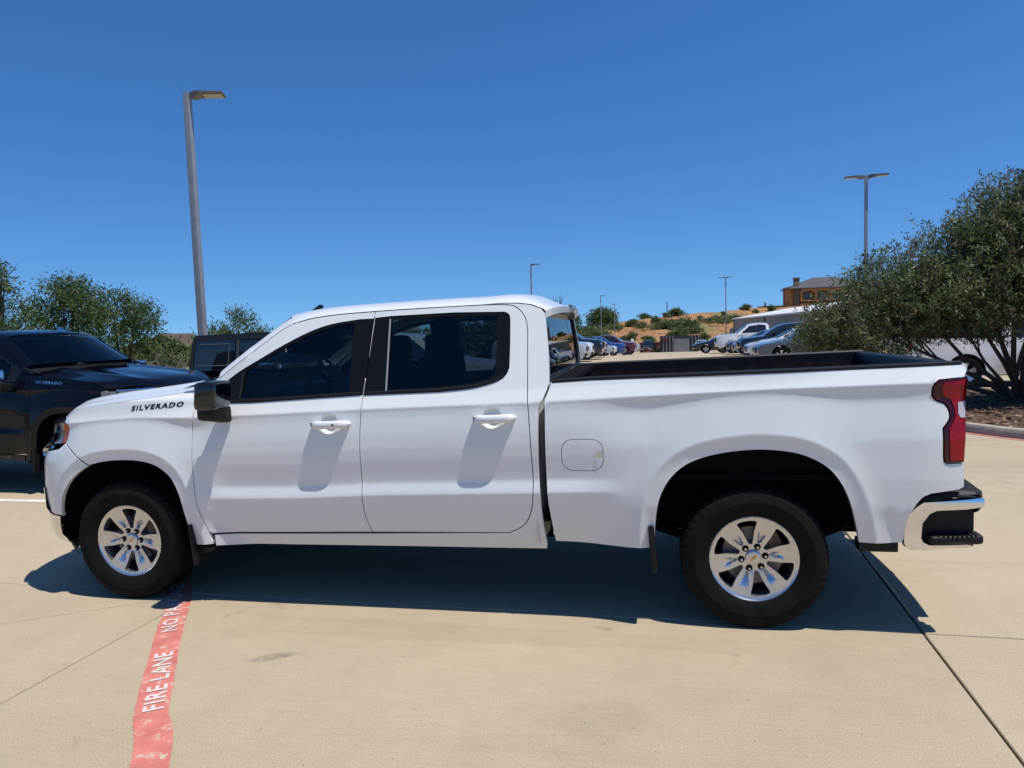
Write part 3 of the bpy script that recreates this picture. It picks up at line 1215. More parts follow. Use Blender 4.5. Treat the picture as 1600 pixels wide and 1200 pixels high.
# ---- front end, lofted round the plan curve
def plan(s, z, off=0.0):
    """s 0 at XS on the near side .. 1 at centre; returns (x, y) for the near side"""
    A = float(np.interp(z, *PA)); n = float(np.interp(z, [.9, 1.1], [2.5, 2.2]))
    hw = HW - float(D0(max(XS, -.3), z)) if False else HW - .012
    ph = s * math.pi / 2
    c, s_ = math.cos(ph), math.sin(ph)
    return XS - (A - off) * s_ ** (2 / n), -(hw - off) * c ** (2 / n)


def front_loft(name, s0, s1, rows, mt, parent, ns=24, close=0.03, mirror=True, single=False):
    """rows: (z, off[, s0 shift]); returns objects"""
    outs = []
    for sg in ((-1, 1) if mirror else (-1,)):
        v, f = [], []
        ss = np.linspace(s0, s1, ns)
        if single:
            ss = np.concatenate([np.linspace(s0, 1, ns), (2 - np.linspace(s0, 1, ns))[::-1][1:]])
        for r in rows:
            z, off = r[0], r[1]
            for s in ss:
                if s > 1:
                    x, y = plan(2 - s, z, off); y = -y
                else:
                    x, y = plan(s, z, off)
                v.append((x, -sg * y if sg > 0 else y, z))
        m_ = len(ss)
        for i in range(len(rows) - 1):
            for j in range(m_ - 1):
                q = (i * m_ + j, (i + 1) * m_ + j, (i + 1) * m_ + j + 1, i * m_ + j + 1)
                f.append(q if sg < 0 else q[::-1])
        o = mk(name, v, f, mt, parent)
        o.data.set_sharp_from_angle(angle=math.radians(40))
        outs.append(o)
    return outs


# fascia side (white) between arch, split line and headlamp
fas_o = [p for p in ARCH_F if p[0] < -.228 and p[1] > .56 and p[1] < .914]
fas_o = [(-.496, .566)] + fas_o[0:] + [(-.240, .914), (-.436, 1.060), (-.50, 1.02), (-.60, 1.0), (-.70, .985), (-.80, .975), (-.83, .95), (-.84, .80), (-.835, .60), (-.83, .566)]
fpts = clear_rings([(x, z) for x in np.arange(-.9, -.2, .028) for z in np.arange(.5, 1.1, .03)], ARCH_F, .215) + RF
fas = panel("front_fascia", fas_o, [], fpts, WHITE, T, step=.025)
fbump = front_loft("front_bumper", 0.155, 1, [(.560, .03), (.560, .0), (.50, -.006), (.44, .0), (.39, .015), (.372, .05)], CHROME, T, 40, mirror=False, single=True)[0]
front_loft("air_dam", 0.2, 1, [(.40, .05), (.33, .09), (.25, .12)], PLASTIC, T, 30, mirror=False, single=True)
grille = front_loft("grille", .50, 1, [(1.165, .05), (1.15, .035), (.98, .045), (.80, .045), (.56, .05)], PLASTIC, T, 30, mirror=False, single=True)[0]
for z in (1.145, 1.075, .985, .90, .82, .72):
    front_loft("grille_bar", .53, 1, [(z + .016, .04), (z + .014, .012), (z - .014, .012), (z - .016, .04)], CHROME if z > .95 else PLASTIC, grille, 26, mirror=False, single=True)
front_loft("bumper_face", .33, 1, [(.74, .03), (.735, -.01), (.60, -.015), (.56, .0)], CHROME, T, 36, mirror=False, single=True)
for sg in (0, 1):
    pass
hl_o = front_loft("headlight", .32, .62, [(1.185, .02), (1.18, .004), (1.10, .002), (1.055, .012), (1.05, .03)], LENS, T, 18)
front_loft("headlight_trim", .30, .66, [(1.198, .03), (1.196, .0), (1.186, .0), (1.184, .03)], GLOSSBLK, T, 18)
front_loft("corner_trim", .36, .60, [(1.045, .05), (1.04, -.006), (1.0, -.012), (.955, -.004), (.95, .05)], CHROME, T, 18)
amb_o = [(-.452, 1.192), (-.412, 1.184), (-.409, 1.12), (-.424, 1.085), (-.438, 1.062), (-.47, 1.055), (-.475, 1.12), (-.47, 1.18)]
amb = panel("turn_signal", amb_o, [], [], AMBER, T, off=.002, flange=.04, gap=.001)
amb2 = panel("headlight_lens", [(-.479, 1.182), (-.482, 1.055), (-.62, 1.04), (-.70, 1.035), (-.70, 1.17)], [], [(x, z) for x in np.arange(-.7, -.45, .025) for z in (1.08, 1.11, 1.14)], LENS, T, off=.004, flange=.04, gap=.001)
bow = [(-.17, .03), (-.06, .03), (-.06, .055), (.06, .055), (.06, .03), (.17, .03), (.14, -.03), (.06, -.03), (.06, -.055), (-.06, -.055), (-.06, -.03), (-.14, -.03)]
xg = plan(1, .985, .0)[0] - .01
mk("emblem", [(xg, y, .985 + z) for y, z in bow] + [(xg + .03, y * 1.05, .985 + z * 1.05) for y, z in bow],
   [tuple(range(12))] + [(i, 12 + i, 12 + (i + 1) % 12, (i + 1) % 12) for i in range(12)], GLOSSBLK, grille, smooth=False)

# ---- bed
BEDTOP = [(2.872, 1.408), (3.091, 1.419), (4.143, 1.441), (4.882, 1.460), (5.030, 1.464)]
TAILO = [(4.889, 1.345), (4.895, 1.362), (4.919, 1.380), (5.054, 1.391), (5.058, 1.358), (5.041, 1.066), (5.033, .954), (4.949, .950), (4.937, .962), (4.934, .985), (4.935, 1.132), (4.955, 1.157), (4.969, 1.180), (4.971, 1.205), (4.964, 1.236), (4.946, 1.262), (4.906, 1.278), (4.892, 1.292), (4.886, 1.308)]
bed_o = BEDTOP + [(5.058, 1.452), (5.064, 1.425), (5.052, 1.400)]
TOFF = inset(TAILO, -.004); TOFF = [TOFF[3], TOFF[2], TOFF[1], TOFF[0]] + TOFF[:6:-1] + [TOFF[6]]
bed_o = BEDTOP + [(5.054, 1.458), (5.066, 1.440), (5.064, 1.420), (5.052, 1.402), *TOFF, (5.036, .822), (5.008, .808)]
bed_o += spline([(4.873, .789), (4.828, .765), (4.786, .704), (4.761, .640), (4.752, .538)], 4) + [(4.740, .516)] + ARCH_R + [(3.29, .450), (2.871, .462), (2.842, .70), (2.834, .885), (2.834, 1.07), (2.834, 1.305)]
FUEL = []
fx0, fx1, fz0, fz1, fr = 2.930, 3.168, .898, 1.081, .062
for cx, cz, a0 in ((fx1 - fr, fz1 - fr, 0), (fx0 + fr, fz1 - fr, 90), (fx0 + fr, fz0 + fr, 180), (fx1 - fr, fz0 + fr, 270)):
    FUEL += [(cx + fr * math.cos(math.radians(a0 + a)), cz + fr * math.sin(math.radians(a0 + a))) for a in (0, 22.5, 45, 67.5, 90)]
bp_ = clear_rings(curvi(2.8, 5.1), ARCH_R, .255) + RR
bed = panel("bed_side", bed_o, [FUEL], bp_, WHITE, T)
fuel = panel("fuel_door", FUEL, [], bp_, WHITE, T, gap=.002)
bpy.data.objects.remove(fuel[1])
fuel[0].parent = bed[0]
fd = mk("finger_recess", [(3.118, -HW + float(D(3.12, .99)[0]) - .0015, .985), (3.16, -HW + float(D(3.16, .99)[0]) - .006, .975), (3.16, -HW + float(D(3.16, .99)[0]) - .006, 1.015), (3.135, -HW + float(D(3.12, .99)[0]) - .004, 1.012)], [(0, 1, 2, 3)], ALLOY, bed[0], smooth=False)
# fill the fuel hole on the far side
fa = panel("filler_patch", FUEL, [], bp_, WHITE, T, gap=-.004, off=.001)
bpy.data.objects.remove(fa[0]); fa[1].parent = bed[1]

# tail lamps: side lens plus rear face
inner = [(4.93, 1.345), (4.94, 1.368), (5.047, 1.378), (5.050, 1.35), (5.036, 1.06), (5.029, .966), (4.972, .964), (4.962, .975), (4.962, 1.135), (4.98, 1.16), (4.996, 1.19), (4.992, 1.235), (4.975, 1.285), (4.94, 1.30)]
tpts = [(x, z) for x in np.arange(4.88, 5.06, .02) for z in np.arange(.95, 1.4, .025)]
tl = panel("tail_light", TAILO, [inner], tpts, REDD, T, off=-.004, flange=.05, gap=.001)
panel("lens", inner, [], tpts, REDL, tl, off=-.008, flange=.02, gap=-.001)
wl_ = [(5.010, 1.265), (5.048, 1.272), (5.042, 1.185), (5.016, 1.188), (5.008, 1.21)]
panel("reverse_lens", wl_, [], [], mat("clear_lens", (.55, .5, .5), .2, coat=1.0), tl, off=-.0105, flange=.004, gap=0)
for k, s in enumerate((-1, 1)):
    y0 = HW - float(D(5.04, 1.2, False)[0]) + .006
    v = [(5.050, s * y0, 1.388), (5.064, s * (y0 - .05), 1.388), (5.064, s * (y0 - .13), 1.388), (5.038, s * y0, .954), (5.046, s * (y0 - .05), .954), (5.046, s * (y0 - .13), .954)]
    f = [(0, 1, 4, 3), (1, 2, 5, 4)]
    mk("lens_rear", v, f if s > 0 else [q[::-1] for q in f], REDL, tl[k])

# rail caps, inner walls, floor
INN = .155
for k, s in enumerate((-1, 1)):
    v, f = [], []
    xs = np.linspace(2.876, 5.045, 40)
    for x in xs:
        zt = np.interp(x, *zip(*BEDTOP))
        yo = HW - float(D(x, zt, False)[0])
        v += [(x, s * (yo + .004), zt - .006), (x, s * (yo + .003), zt + .008), (x, s * (yo - .008), zt + .014), (x, s * (HW - INN + .01), zt + .014), (x, s * (HW - INN), zt + .004), (x, s * (HW - INN), zt - .07)]
    for i in range(len(xs) - 1):
        for j in range(5):
            q = (i * 6 + j, (i + 1) * 6 + j, (i + 1) * 6 + j + 1, i * 6 + j + 1)
            f.append(q if s < 0 else q[::-1])
    f += [tuple(range(6)), tuple((len(xs) - 1) * 6 + j for j in range(6))]
    o = mk("rail_cap", v, f, PLASTIC, bed[k]); o.data.set_sharp_from_angle(angle=math.radians(35))
    # inner bed wall with ribs
    v, f = [], []
    xs = np.linspace(2.93, 4.99, 60)
    for i, x in enumerate(xs):
        zt = np.interp(x, *zip(*BEDTOP))
        rib = .012 if (i % 6) in (0, 1) else 0
        v += [(x, s * (HW - INN), zt - .06), (x, s * (HW - INN - .02 - rib), zt - .12), (x, s * (HW - INN - .02 - rib), .86)]
    for i in range(len(xs) - 1):
        for j in range(2):
            q = (i * 3 + j, (i + 1) * 3 + j, (i + 1) * 3 + j + 1, i * 3 + j + 1)
            f.append(q if s < 0 else q[::-1])
    mk("bed_inner_wall", v, f, LINER, bed[k], smooth=False)
bm = bmesh.new()
bm_box(bm, (3.96, 0, .845), (2.10, 1.78, .03))
for y in np.linspace(-.8, .8, 13):
    bm_box(bm, (3.96, y, .866), (2.05, .06, .014))
mkbm("bed_floor", bm, LINER, T)
bm = bmesh.new()
bm_box(bm, (2.925, 0, 1.13), (.045, 1.80, .56))
vs = bm_box(bm, (2.925, 0, 1.403), (.125, 1.70, .045), .015)
mkbm("bed_header", bm, LINER, T, True, 40)
box("bed_front_panel", (2.868, 0, .95), (.02, 1.86, .9), WHITE, T)

# tailgate
v, f = [], []
ys = np.linspace(-.895, .895, 25)
prof = [(4.985, .87), (4.985, 1.445), (4.995, 1.462), (5.06, 1.466), (5.078, 1.455), (5.078, 1.42), (5.055, 1.405), (5.052, 1.10), (5.045, .95), (5.040, .83), (4.99, .82)]
for y in ys:
    bow_ = .022 * (1 - (y / .9) ** 2)
    for x, z in prof:
        v.append((x + bow_ * (x > 5), y, z))
n_ = len(prof)
for i in range(len(ys) - 1):
    for j in range(n_):
        f.append((i * n_ + j, i * n_ + (j + 1) % n_, (i + 1) * n_ + (j + 1) % n_, (i + 1) * n_ + j))
f += [tuple(range(n_)), tuple((len(ys) - 1) * n_ + j for j in range(n_))[::-1]]
mi = []
for i in range(len(ys) - 1):
    for j in range(n_):
        mi.append(1 if j in (0, 1, 2, 3, 4, 10) else 0)
mi += [0, 0]
tg = mk("tailgate", v, [q[::-1] for q in f], [WHITE, PLASTIC], T, True, None, mi)
tg.data.set_sharp_from_angle(angle=math.radians(35))
box("tailgate_handle", (5.078, 0, 1.28), (.03, .22, .07), GLOSSBLK, tg, .008)
for s in (-1, 1):
    box("gap_light_strip", (4.972, s * .888, 1.36), (.028, .010, .19), ALLOY, tg, .002)  # bright metal strip stands in for light showing in the tailgate gap

# ---- cab back wall and rear window
def xback(z):
    return np.interp(z, [.5, 1.30, 1.40, 1.433, 1.572, 1.752, 1.83, 1.9], [2.80, 2.802, 2.835, 2.842, 2.834, 2.814, 2.802, 2.79])


bo = [(-.78, 1.845), (-.87, 1.56), (-.945, 1.40), (-.985, 1.26), (-.985, .45), (.985, .45), (.985, 1.26), (.945, 1.40), (.87, 1.56), (.78, 1.845)]
bh = [(-.755, 1.822), (-.845, 1.56), (-.88, 1.45), (-.87, 1.432), (.87, 1.432), (.88, 1.45), (.845, 1.56), (.755, 1.822), (.74, 1.832), (-.74, 1.832)]
for nm, ol, hs, mt, dx in (("cab_back", bo, [bh], WHITE, 0), ("rear_window", inset(bh, -.01), [], GL_B, .004)):
    V, F = cdt(ol, hs, [(y, z) for y in np.arange(-.9, .95, .1) for z in np.arange(.65, 1.85, .08)], .05)
    v = [(xback(z) + dx - .016 * abs(y / .9) ** 6, y, z) for y, z in V]
    mk(nm, v, F, mt, T)
for a, b in zip(bh, bh[1:] + bh[:1]):
    pass
tube("window_seal", [(xback(z) + .006 - .016 * abs(y / .9) ** 6, y, z) for y, z in resample(bh + bh[:1], .1)], .008, PLASTIC, T, 6)

# ---- rear bumper
def bump_plan(y):
    return 5.155 + .065 * (1 - (y / 1.0) ** 2) - 1.2 * max(0, abs(y) - .88) ** 1.6


for nm in ("rear_bumper",):
    pass
# side chrome wrap with step opening (both sides)
bo_ = [(4.752, .623)] + spline([(4.752, .623), (4.775, .672), (4.81, .712), (4.845, .737)], 3)[1:] + [(4.95, .745), (5.06, .755), (5.12, .762), (5.138, .756), (5.136, .716), (5.05, .704), (4.96, .698), (4.905, .694), (4.872, .676), (4.838, .625), (4.832, .545), (4.845, .520), (4.875, .506), (4.96, .509), (5.05, .515), (5.08, .512), (5.06, .500), (4.96, .492), (4.85, .479), (4.785, .478), (4.760, .492), (4.750, .519)]


def bump_d(x, z):
    return .035 + .30 * np.clip(x - 5.02, 0, None) ** 1.5 + .10 * np.clip(.55 - z, 0, None) + .20 * np.clip(z - .735, 0, None)


rb = None
for k, s in enumerate((-1, 1)):
    V, F = cdt(bo_, [], [(x, z) for x in np.arange(4.76, 5.13, .02) for z in np.arange(.48, .76, .018)], .02, .006)
    d = bump_d(V[:, 0], V[:, 1])
    v = [(x, s * (HW - dd), z) for (x, z), dd in zip(V, d)]
    n = len(v)
    f = list(F)
    for a, b in boundary(F):
        f.append((b, a, n + a, n + b))
    v += [(p[0] + .0, p[1] - s * .05, p[2]) for p in v]
    o = mk("rear_bumper", v, f if s < 0 else [q[::-1] for q in f], CHROME, T)
    o.data.set_sharp_from_angle(angle=math.radians(40))
    # dark recess and corner step
    bm = bmesh.new()
    vs = bm_box(bm, (4.975, s * .875, .60), (.28, .10, .235), .015)
    mkbm("step_recess", bm, PLASTIC, o, True, 40)
    bm = bmesh.new()
    vs = bm_box(bm, (5.01, s * .945, .530), (.27, .105, .050), .021, None, 0, 3)
    for q in vs:
        if q.co.x > 5.02:
            q.co.y -= s * .8 * (q.co.x - 5.02) ** 1.6
            q.co.z += .05 * (q.co.x - 5.02)
    for i in range(9):
        vv2 = bm_box(bm, (4.92 + .023 * i, s * (.955 - .8 * max(0, 4.92 + .023 * i - 5.02) ** 1.6), .553 + .05 * max(0, .023 * i - .1)), (.008, .07, .012), 0)
    mkbm("corner_step", bm, PLASTIC, o, True, 40)
    if rb is None:
        rb = o
# rear face (chrome) and top pad
v, f = [], []
ys = np.linspace(-.99, .99, 41)
rows = [(-.0, .762, 0), (0.004, .755, 0), (.004, .71, 0), (-.012, .69, 0), (-.02, .60, 0), (-.005, .55, 0), (-.015, .50, 0), (-.06, .488, 0)]
for y in ys:
    for jr, (dx, z, _) in enumerate(rows):
        v.append((bump_plan(y) + dx - .0, y * .985 if jr < 4 else np.clip(y, -.76, .76), z))
n_ = len(rows)
f = [(i * n_ + j, i * n_ + j + 1, (i + 1) * n_ + j + 1, (i + 1) * n_ + j) for i in range(len(ys) - 1) for j in range(n_ - 1)]
o = mk("bumper_face", v, [q[::-1] for q in f], CHROME, T)
o.data.set_sharp_from_angle(angle=math.radians(35))
v, f = [], []
for y in ys:
    x1 = bump_plan(y) - .004
    v += [(4.86 + .12 * (abs(y) < .8), y * .985, .752), (x1 - .012, y * .985, .792 - .012 * (abs(y) / .99) ** 4), (x1 + .002, y * .985, .776), (x1 + .002, y * .985, .758)]
f = [(i * 4 + j, (i + 1) * 4 + j, (i + 1) * 4 + j + 1, i * 4 + j + 1) for i in range(len(ys) - 1) for j in range(3)]
bm = bmesh.new()
pad = mk("step_pad", v, f, PLASTIC, T, smooth=False)
# black side top strip following the bed cut-line
for k, s in enumerate((-1, 1)):
    line = spline([(4.742, .56), (4.752, .63), (4.785, .693), (4.825, .742), (4.87, .768), (5.00, .786), (5.10, .785)], 4)
    v, f = [], []
    for i, (x, z) in enumerate(line):
        d = float(bump_d(x, z))
        v += [(x + .012, s * (HW - d - .004), z - .022), (x, s * (HW - d - .012), z + .004), (x - .004, s * (HW - d - .12), z + .006)]
    for i in range(len(line) - 1):
        for j in range(2):
            q = (i * 3 + j, (i + 1) * 3 + j, (i + 1) * 3 + j + 1, i * 3 + j + 1)
            f.append(q[::-1] if s < 0 else q)
    mk("bumper_strip", v, f, PLASTIC, T)
# ribs on the pad
bm = bmesh.new()
for k in range(7):
    y0 = -.985
    for y in np.linspace(-.93, .93, 40)[::1]:
        pass
    pts = [(min(bump_plan(y) - .02 - .012 * k, 5.2), y * .97, .7935 - .012 * (abs(y) / .99) ** 4 - .0028 * k) for y in np.linspace(-.97, .97, 33)]
    bm_tube(bm, pts, .0035, 4)
mkbm("pad_rib", bm, mat("pad_grey", (.05, .05, .055), .5), pad)

# ---- chassis
for s in (-1, 1):
    box("frame_rail", (2.15, s * .48, .52), (5.4, .09, .16), UNDER, T)
box("cab_floor", (1.72, 0, .60), (2.3, 1.80, .06), UNDER, T)
box("fuel_tank", (2.6, -.42, .50), (1.1, .42, .24), UNDER, T, .05)
box("engine_sump", (.15, 0, .52), (.9, .7, .3), UNDER, T, .05)
tube("exhaust_pipe", [(1.2, .30, .42), (2.6, .34, .42), (3.3, .36, .45), (3.7, .40, .62), (4.3, .46, .55), (4.75, .62, .48)], .035, UNDER, T)
tube("rear_axle", [(3.988, -.75, .41), (3.988, -.2, .41), (3.988, .2, .41), (3.988, .75, .41)], [.05, .06, .06, .05], UNDER, T)
bm = bmesh.new(); bmesh.ops.create_uvsphere(bm, u_segments=16, v_segments=10, radius=.17, matrix=Matrix.Translation((3.98, .02, .42)))
mkbm("differential", bm, UNDER, T, True)
tube("front_axle", [(0, -.75, .40), (0, .75, .40)], .045, UNDER, T)
box("hitch_receiver", (5.02, 0, .50), (.35, .09, .09), UNDER, T, .01)
box("spare_carrier", (4.50, 0, .66), (.62, .62, .20), UNDER, T, .08)
for s in (-1, 1):
    box("bed_valance", (4.638, s * .90, .482), (.20, .10, .066), PLASTIC, T, .012)
    tube("leaf_spring", [(3.35, s * .56, .50), (3.7, s * .56, .38), (3.99, s * .56, .34), (4.3, s * .56, .38), (4.62, s * .56, .52)], .03, UNDER, T, 6)
# wheel-well liners
for cx, arch in ((0.0, ARCH_F), (3.988, ARCH_R)):
    for s in (-1, 1):
        A2 = [p for p in arch]
        v, f = [], []
        c = np.array((cx, .42))
        for p in A2:
            q = c + (np.array(p) - c) * 1.035
            yo = HW - float(D(p[0], p[1])[0]) - .025
            v += [(q[0], s * yo, q[1]), (q[0], s * (yo - .12), q[1] + .02), (q[0], s * .56, q[1] + .02)]
        for i in range(len(A2) - 1):
            for j in range(2):
                f.append((i * 3 + j, (i + 1) * 3 + j, (i + 1) * 3 + j + 1, i * 3 + j + 1))
        o = len(v)
        f.append(tuple(i * 3 + 2 for i in range(len(A2))))
        mk("wheel_liner", v, f, UNDER, T)
# mud flaps
for s in (-1, 1):
    bm = bmesh.new()
    vs = bm_box(bm, (.492, s * .925, .395), (.022, .20, .27), .006)
    for q in vs:
        q.co.x += .10 * (.52 - q.co.z)
    vs = bm_box(bm, (.575, s * .93, .345), (.15, .10, .07), .01)
    for q in vs:
        if q.co.x > .6 and q.co.z < .34:
            q.co.z += .05
    mkbm("mud_flap", bm, PLASTIC, T, True, 40)
    bm = bmesh.new()
    vs = bm_box(bm, (3.428, s * .925, .452), (.034, .21, .272), .012)
    for q in vs:
        q.co.x += .06 * (.58 - q.co.z)
    mkbm("mud_flap", bm, PLASTIC, T, True, 40)

# ---- cabin
for s in (-1, 1):     # inner skins behind the doors
    V, F = cdt([(.56, .45), (.56, 1.30), (.80, 1.318), (1.70, 1.345), (2.45, 1.375), (2.60, 1.42), (2.72, 1.45), (2.79, 1.30), (2.79, .45)], [], [(x, z) for x in np.arange(.6, 2.8, .12) for z in np.arange(.5, 1.3, .1)], .08)
    v = [(x, s * (HW - float(D(x, z, False)[0]) - .045 - .06 * (z < 1.2)), z) for x, z in V]
    mk("door_card", v, F, CABIN, T)
    # pillars inside
    for xa, xb in ((1.655, 1.79), (2.60, 2.80)):
        v = []
        for z in (1.33, 1.60, 1.85):
            yy = HW - float(D((xa + xb) / 2, z, False)[0]) - .03
            v += [(xa, s * yy, z), (xb, s * yy, z), (xb, s * (yy - .04), z), (xa, s * (yy - .04), z)]
        f = [(4 * i + j, 4 * i + (j + 1) % 4, 4 * i + 4 + (j + 1) % 4, 4 * i + 4 + j) for i in range(2) for j in range(4)]
        mk("inner_pillar", v, f, CABIN, T, smooth=False)
bm = bmesh.new()
v, f = [], []
for i, x in enumerate(np.linspace(1.22, 2.80, 10)):
    for j in range(9):
        t = -1 + j / 4
        v.append((x, t * .72, 1.868 + .03 * (1 - t * t) - .03 * (x > 2.7) + min(0, (x - 1.55)) * .10))
f = [(i * 9 + j, i * 9 + j + 1, (i + 1) * 9 + j + 1, (i + 1) * 9 + j) for i in range(9) for j in range(8)]
mk("headliner", v, f, CABIN, T)


def seat(nm, x, y, w, back=True, head=True):
    bm = bmesh.new()
    bm_box(bm, (x, y, .93), (.52, w, .18), .05, None, 0, 3)
    vs = bm_box(bm, (x + .32, y, 1.22), (.17, w, .62), .055, Matrix.Identity(3), 0, 3)
    for q in vs:
        q.co.x += .25 * (q.co.z - .95)
    if head:
        for hy in ((y,) if w < .8 else (y - w * .33, y + w * .33)):
            vs = bm_box(bm, (x + .47, hy, 1.615), (.11, .27, .19), .045, None, 0, 3)
            bm_tube(bm, [(x + .44, hy - .06, 1.45), (x + .46, hy - .06, 1.6)], .008, 6)
            bm_tube(bm, [(x + .44, hy + .06, 1.45), (x + .46, hy + .06, 1.6)], .008, 6)
    return mkbm(nm, bm, SEAT, T, True, 45)


seat("seat", 1.28, -.42, .54)
seat("seat", 1.28, .42, .54)
seat("bench_seat", 2.10, 0, 1.45)
bm = bmesh.new()
vs = bm_box(bm, (.86, 0, 1.18), (.46, 1.60, .36), .06, None, 0, 3)
for q in vs:
    if q.co.z > 1.2:
        q.co.x -= .08; q.co.z += .05 * (1 - (q.co.y / .8) ** 2)
vs = bm_box(bm, (1.02, -.40, 1.335), (.26, .46, .10), .04, None, 0, 3)
bm_box(bm, (1.09, .02, 1.30), (.03, .34, .20), .012)
bm_box(bm, (1.35, 0, .92), (.9, .26, .34), .05)
mkbm("dashboard", bm, CABIN, T, True, 45)
bm = bmesh.new()
ctr = Vector((1.18, -.40, 1.30)); ax = Vector((1, 0, .45)).normalized()
u_ = Vector((0, 1, 0)); w_ = ax.cross(u_)
bm_tube(bm, [ctr + u_ * (.185 * math.cos(a)) + w_ * (.185 * math.sin(a)) for a in np.linspace(0, 2 * math.pi, 29)], .017, 8, False)
for a in (0.1, math.pi - .1, math.pi * 1.5):
    bm_tube(bm, [ctr - ax * .02, ctr + u_ * (.18 * math.cos(a)) + w_ * (.18 * math.sin(a))], [.04, .014], 6)
bm_tube(bm, [ctr - ax * .02, ctr - ax * .25], .035, 8)
mkbm("steering_wheel", bm, CABIN, T, True, 60)
bm = bmesh.new()
vs = bm_box(bm, (1.16, 0, 1.73), (.03, .25, .075), .012)
bm_tube(bm, [(1.15, 0, 1.75), (1.12, 0, 1.83)], .01, 6)
mkbm("rear_view_mirror", bm, PLASTIC, T, True, 45)


# ---- wheels
def tyre_profile(R=.400, w=.265, r=.236):
    h = w / 2
    p = [(r + .002, -h * .86), (r + .016, -h * .93), (r + .05, -h * 1.0), (r + .085, -h * 1.03), (r + .088, -h * 1.036), (r + .091, -h * 1.03), (r + .125, -h * .985), (R - .020, -h * .93), (R - .006, -h * .85), (R - .001, -h * .72)]
    for g in (-.50, -.17):
        p += [(R, h * (g - .05)), (R - .008, h * (g - .04)), (R - .008, h * (g + .04)), (R, h * (g + .05))]
    q = [(a, -b) for a, b in p[::-1]]
    return p + q


TP = tyre_profile()


def tread(j, k):
    a, b = TP[j]
    if a > .375 and abs(b) > .085 and k % 5 == 0:
        return -.007
    if a > .398 and k % 6 == 0:
        return -.004
    return 0


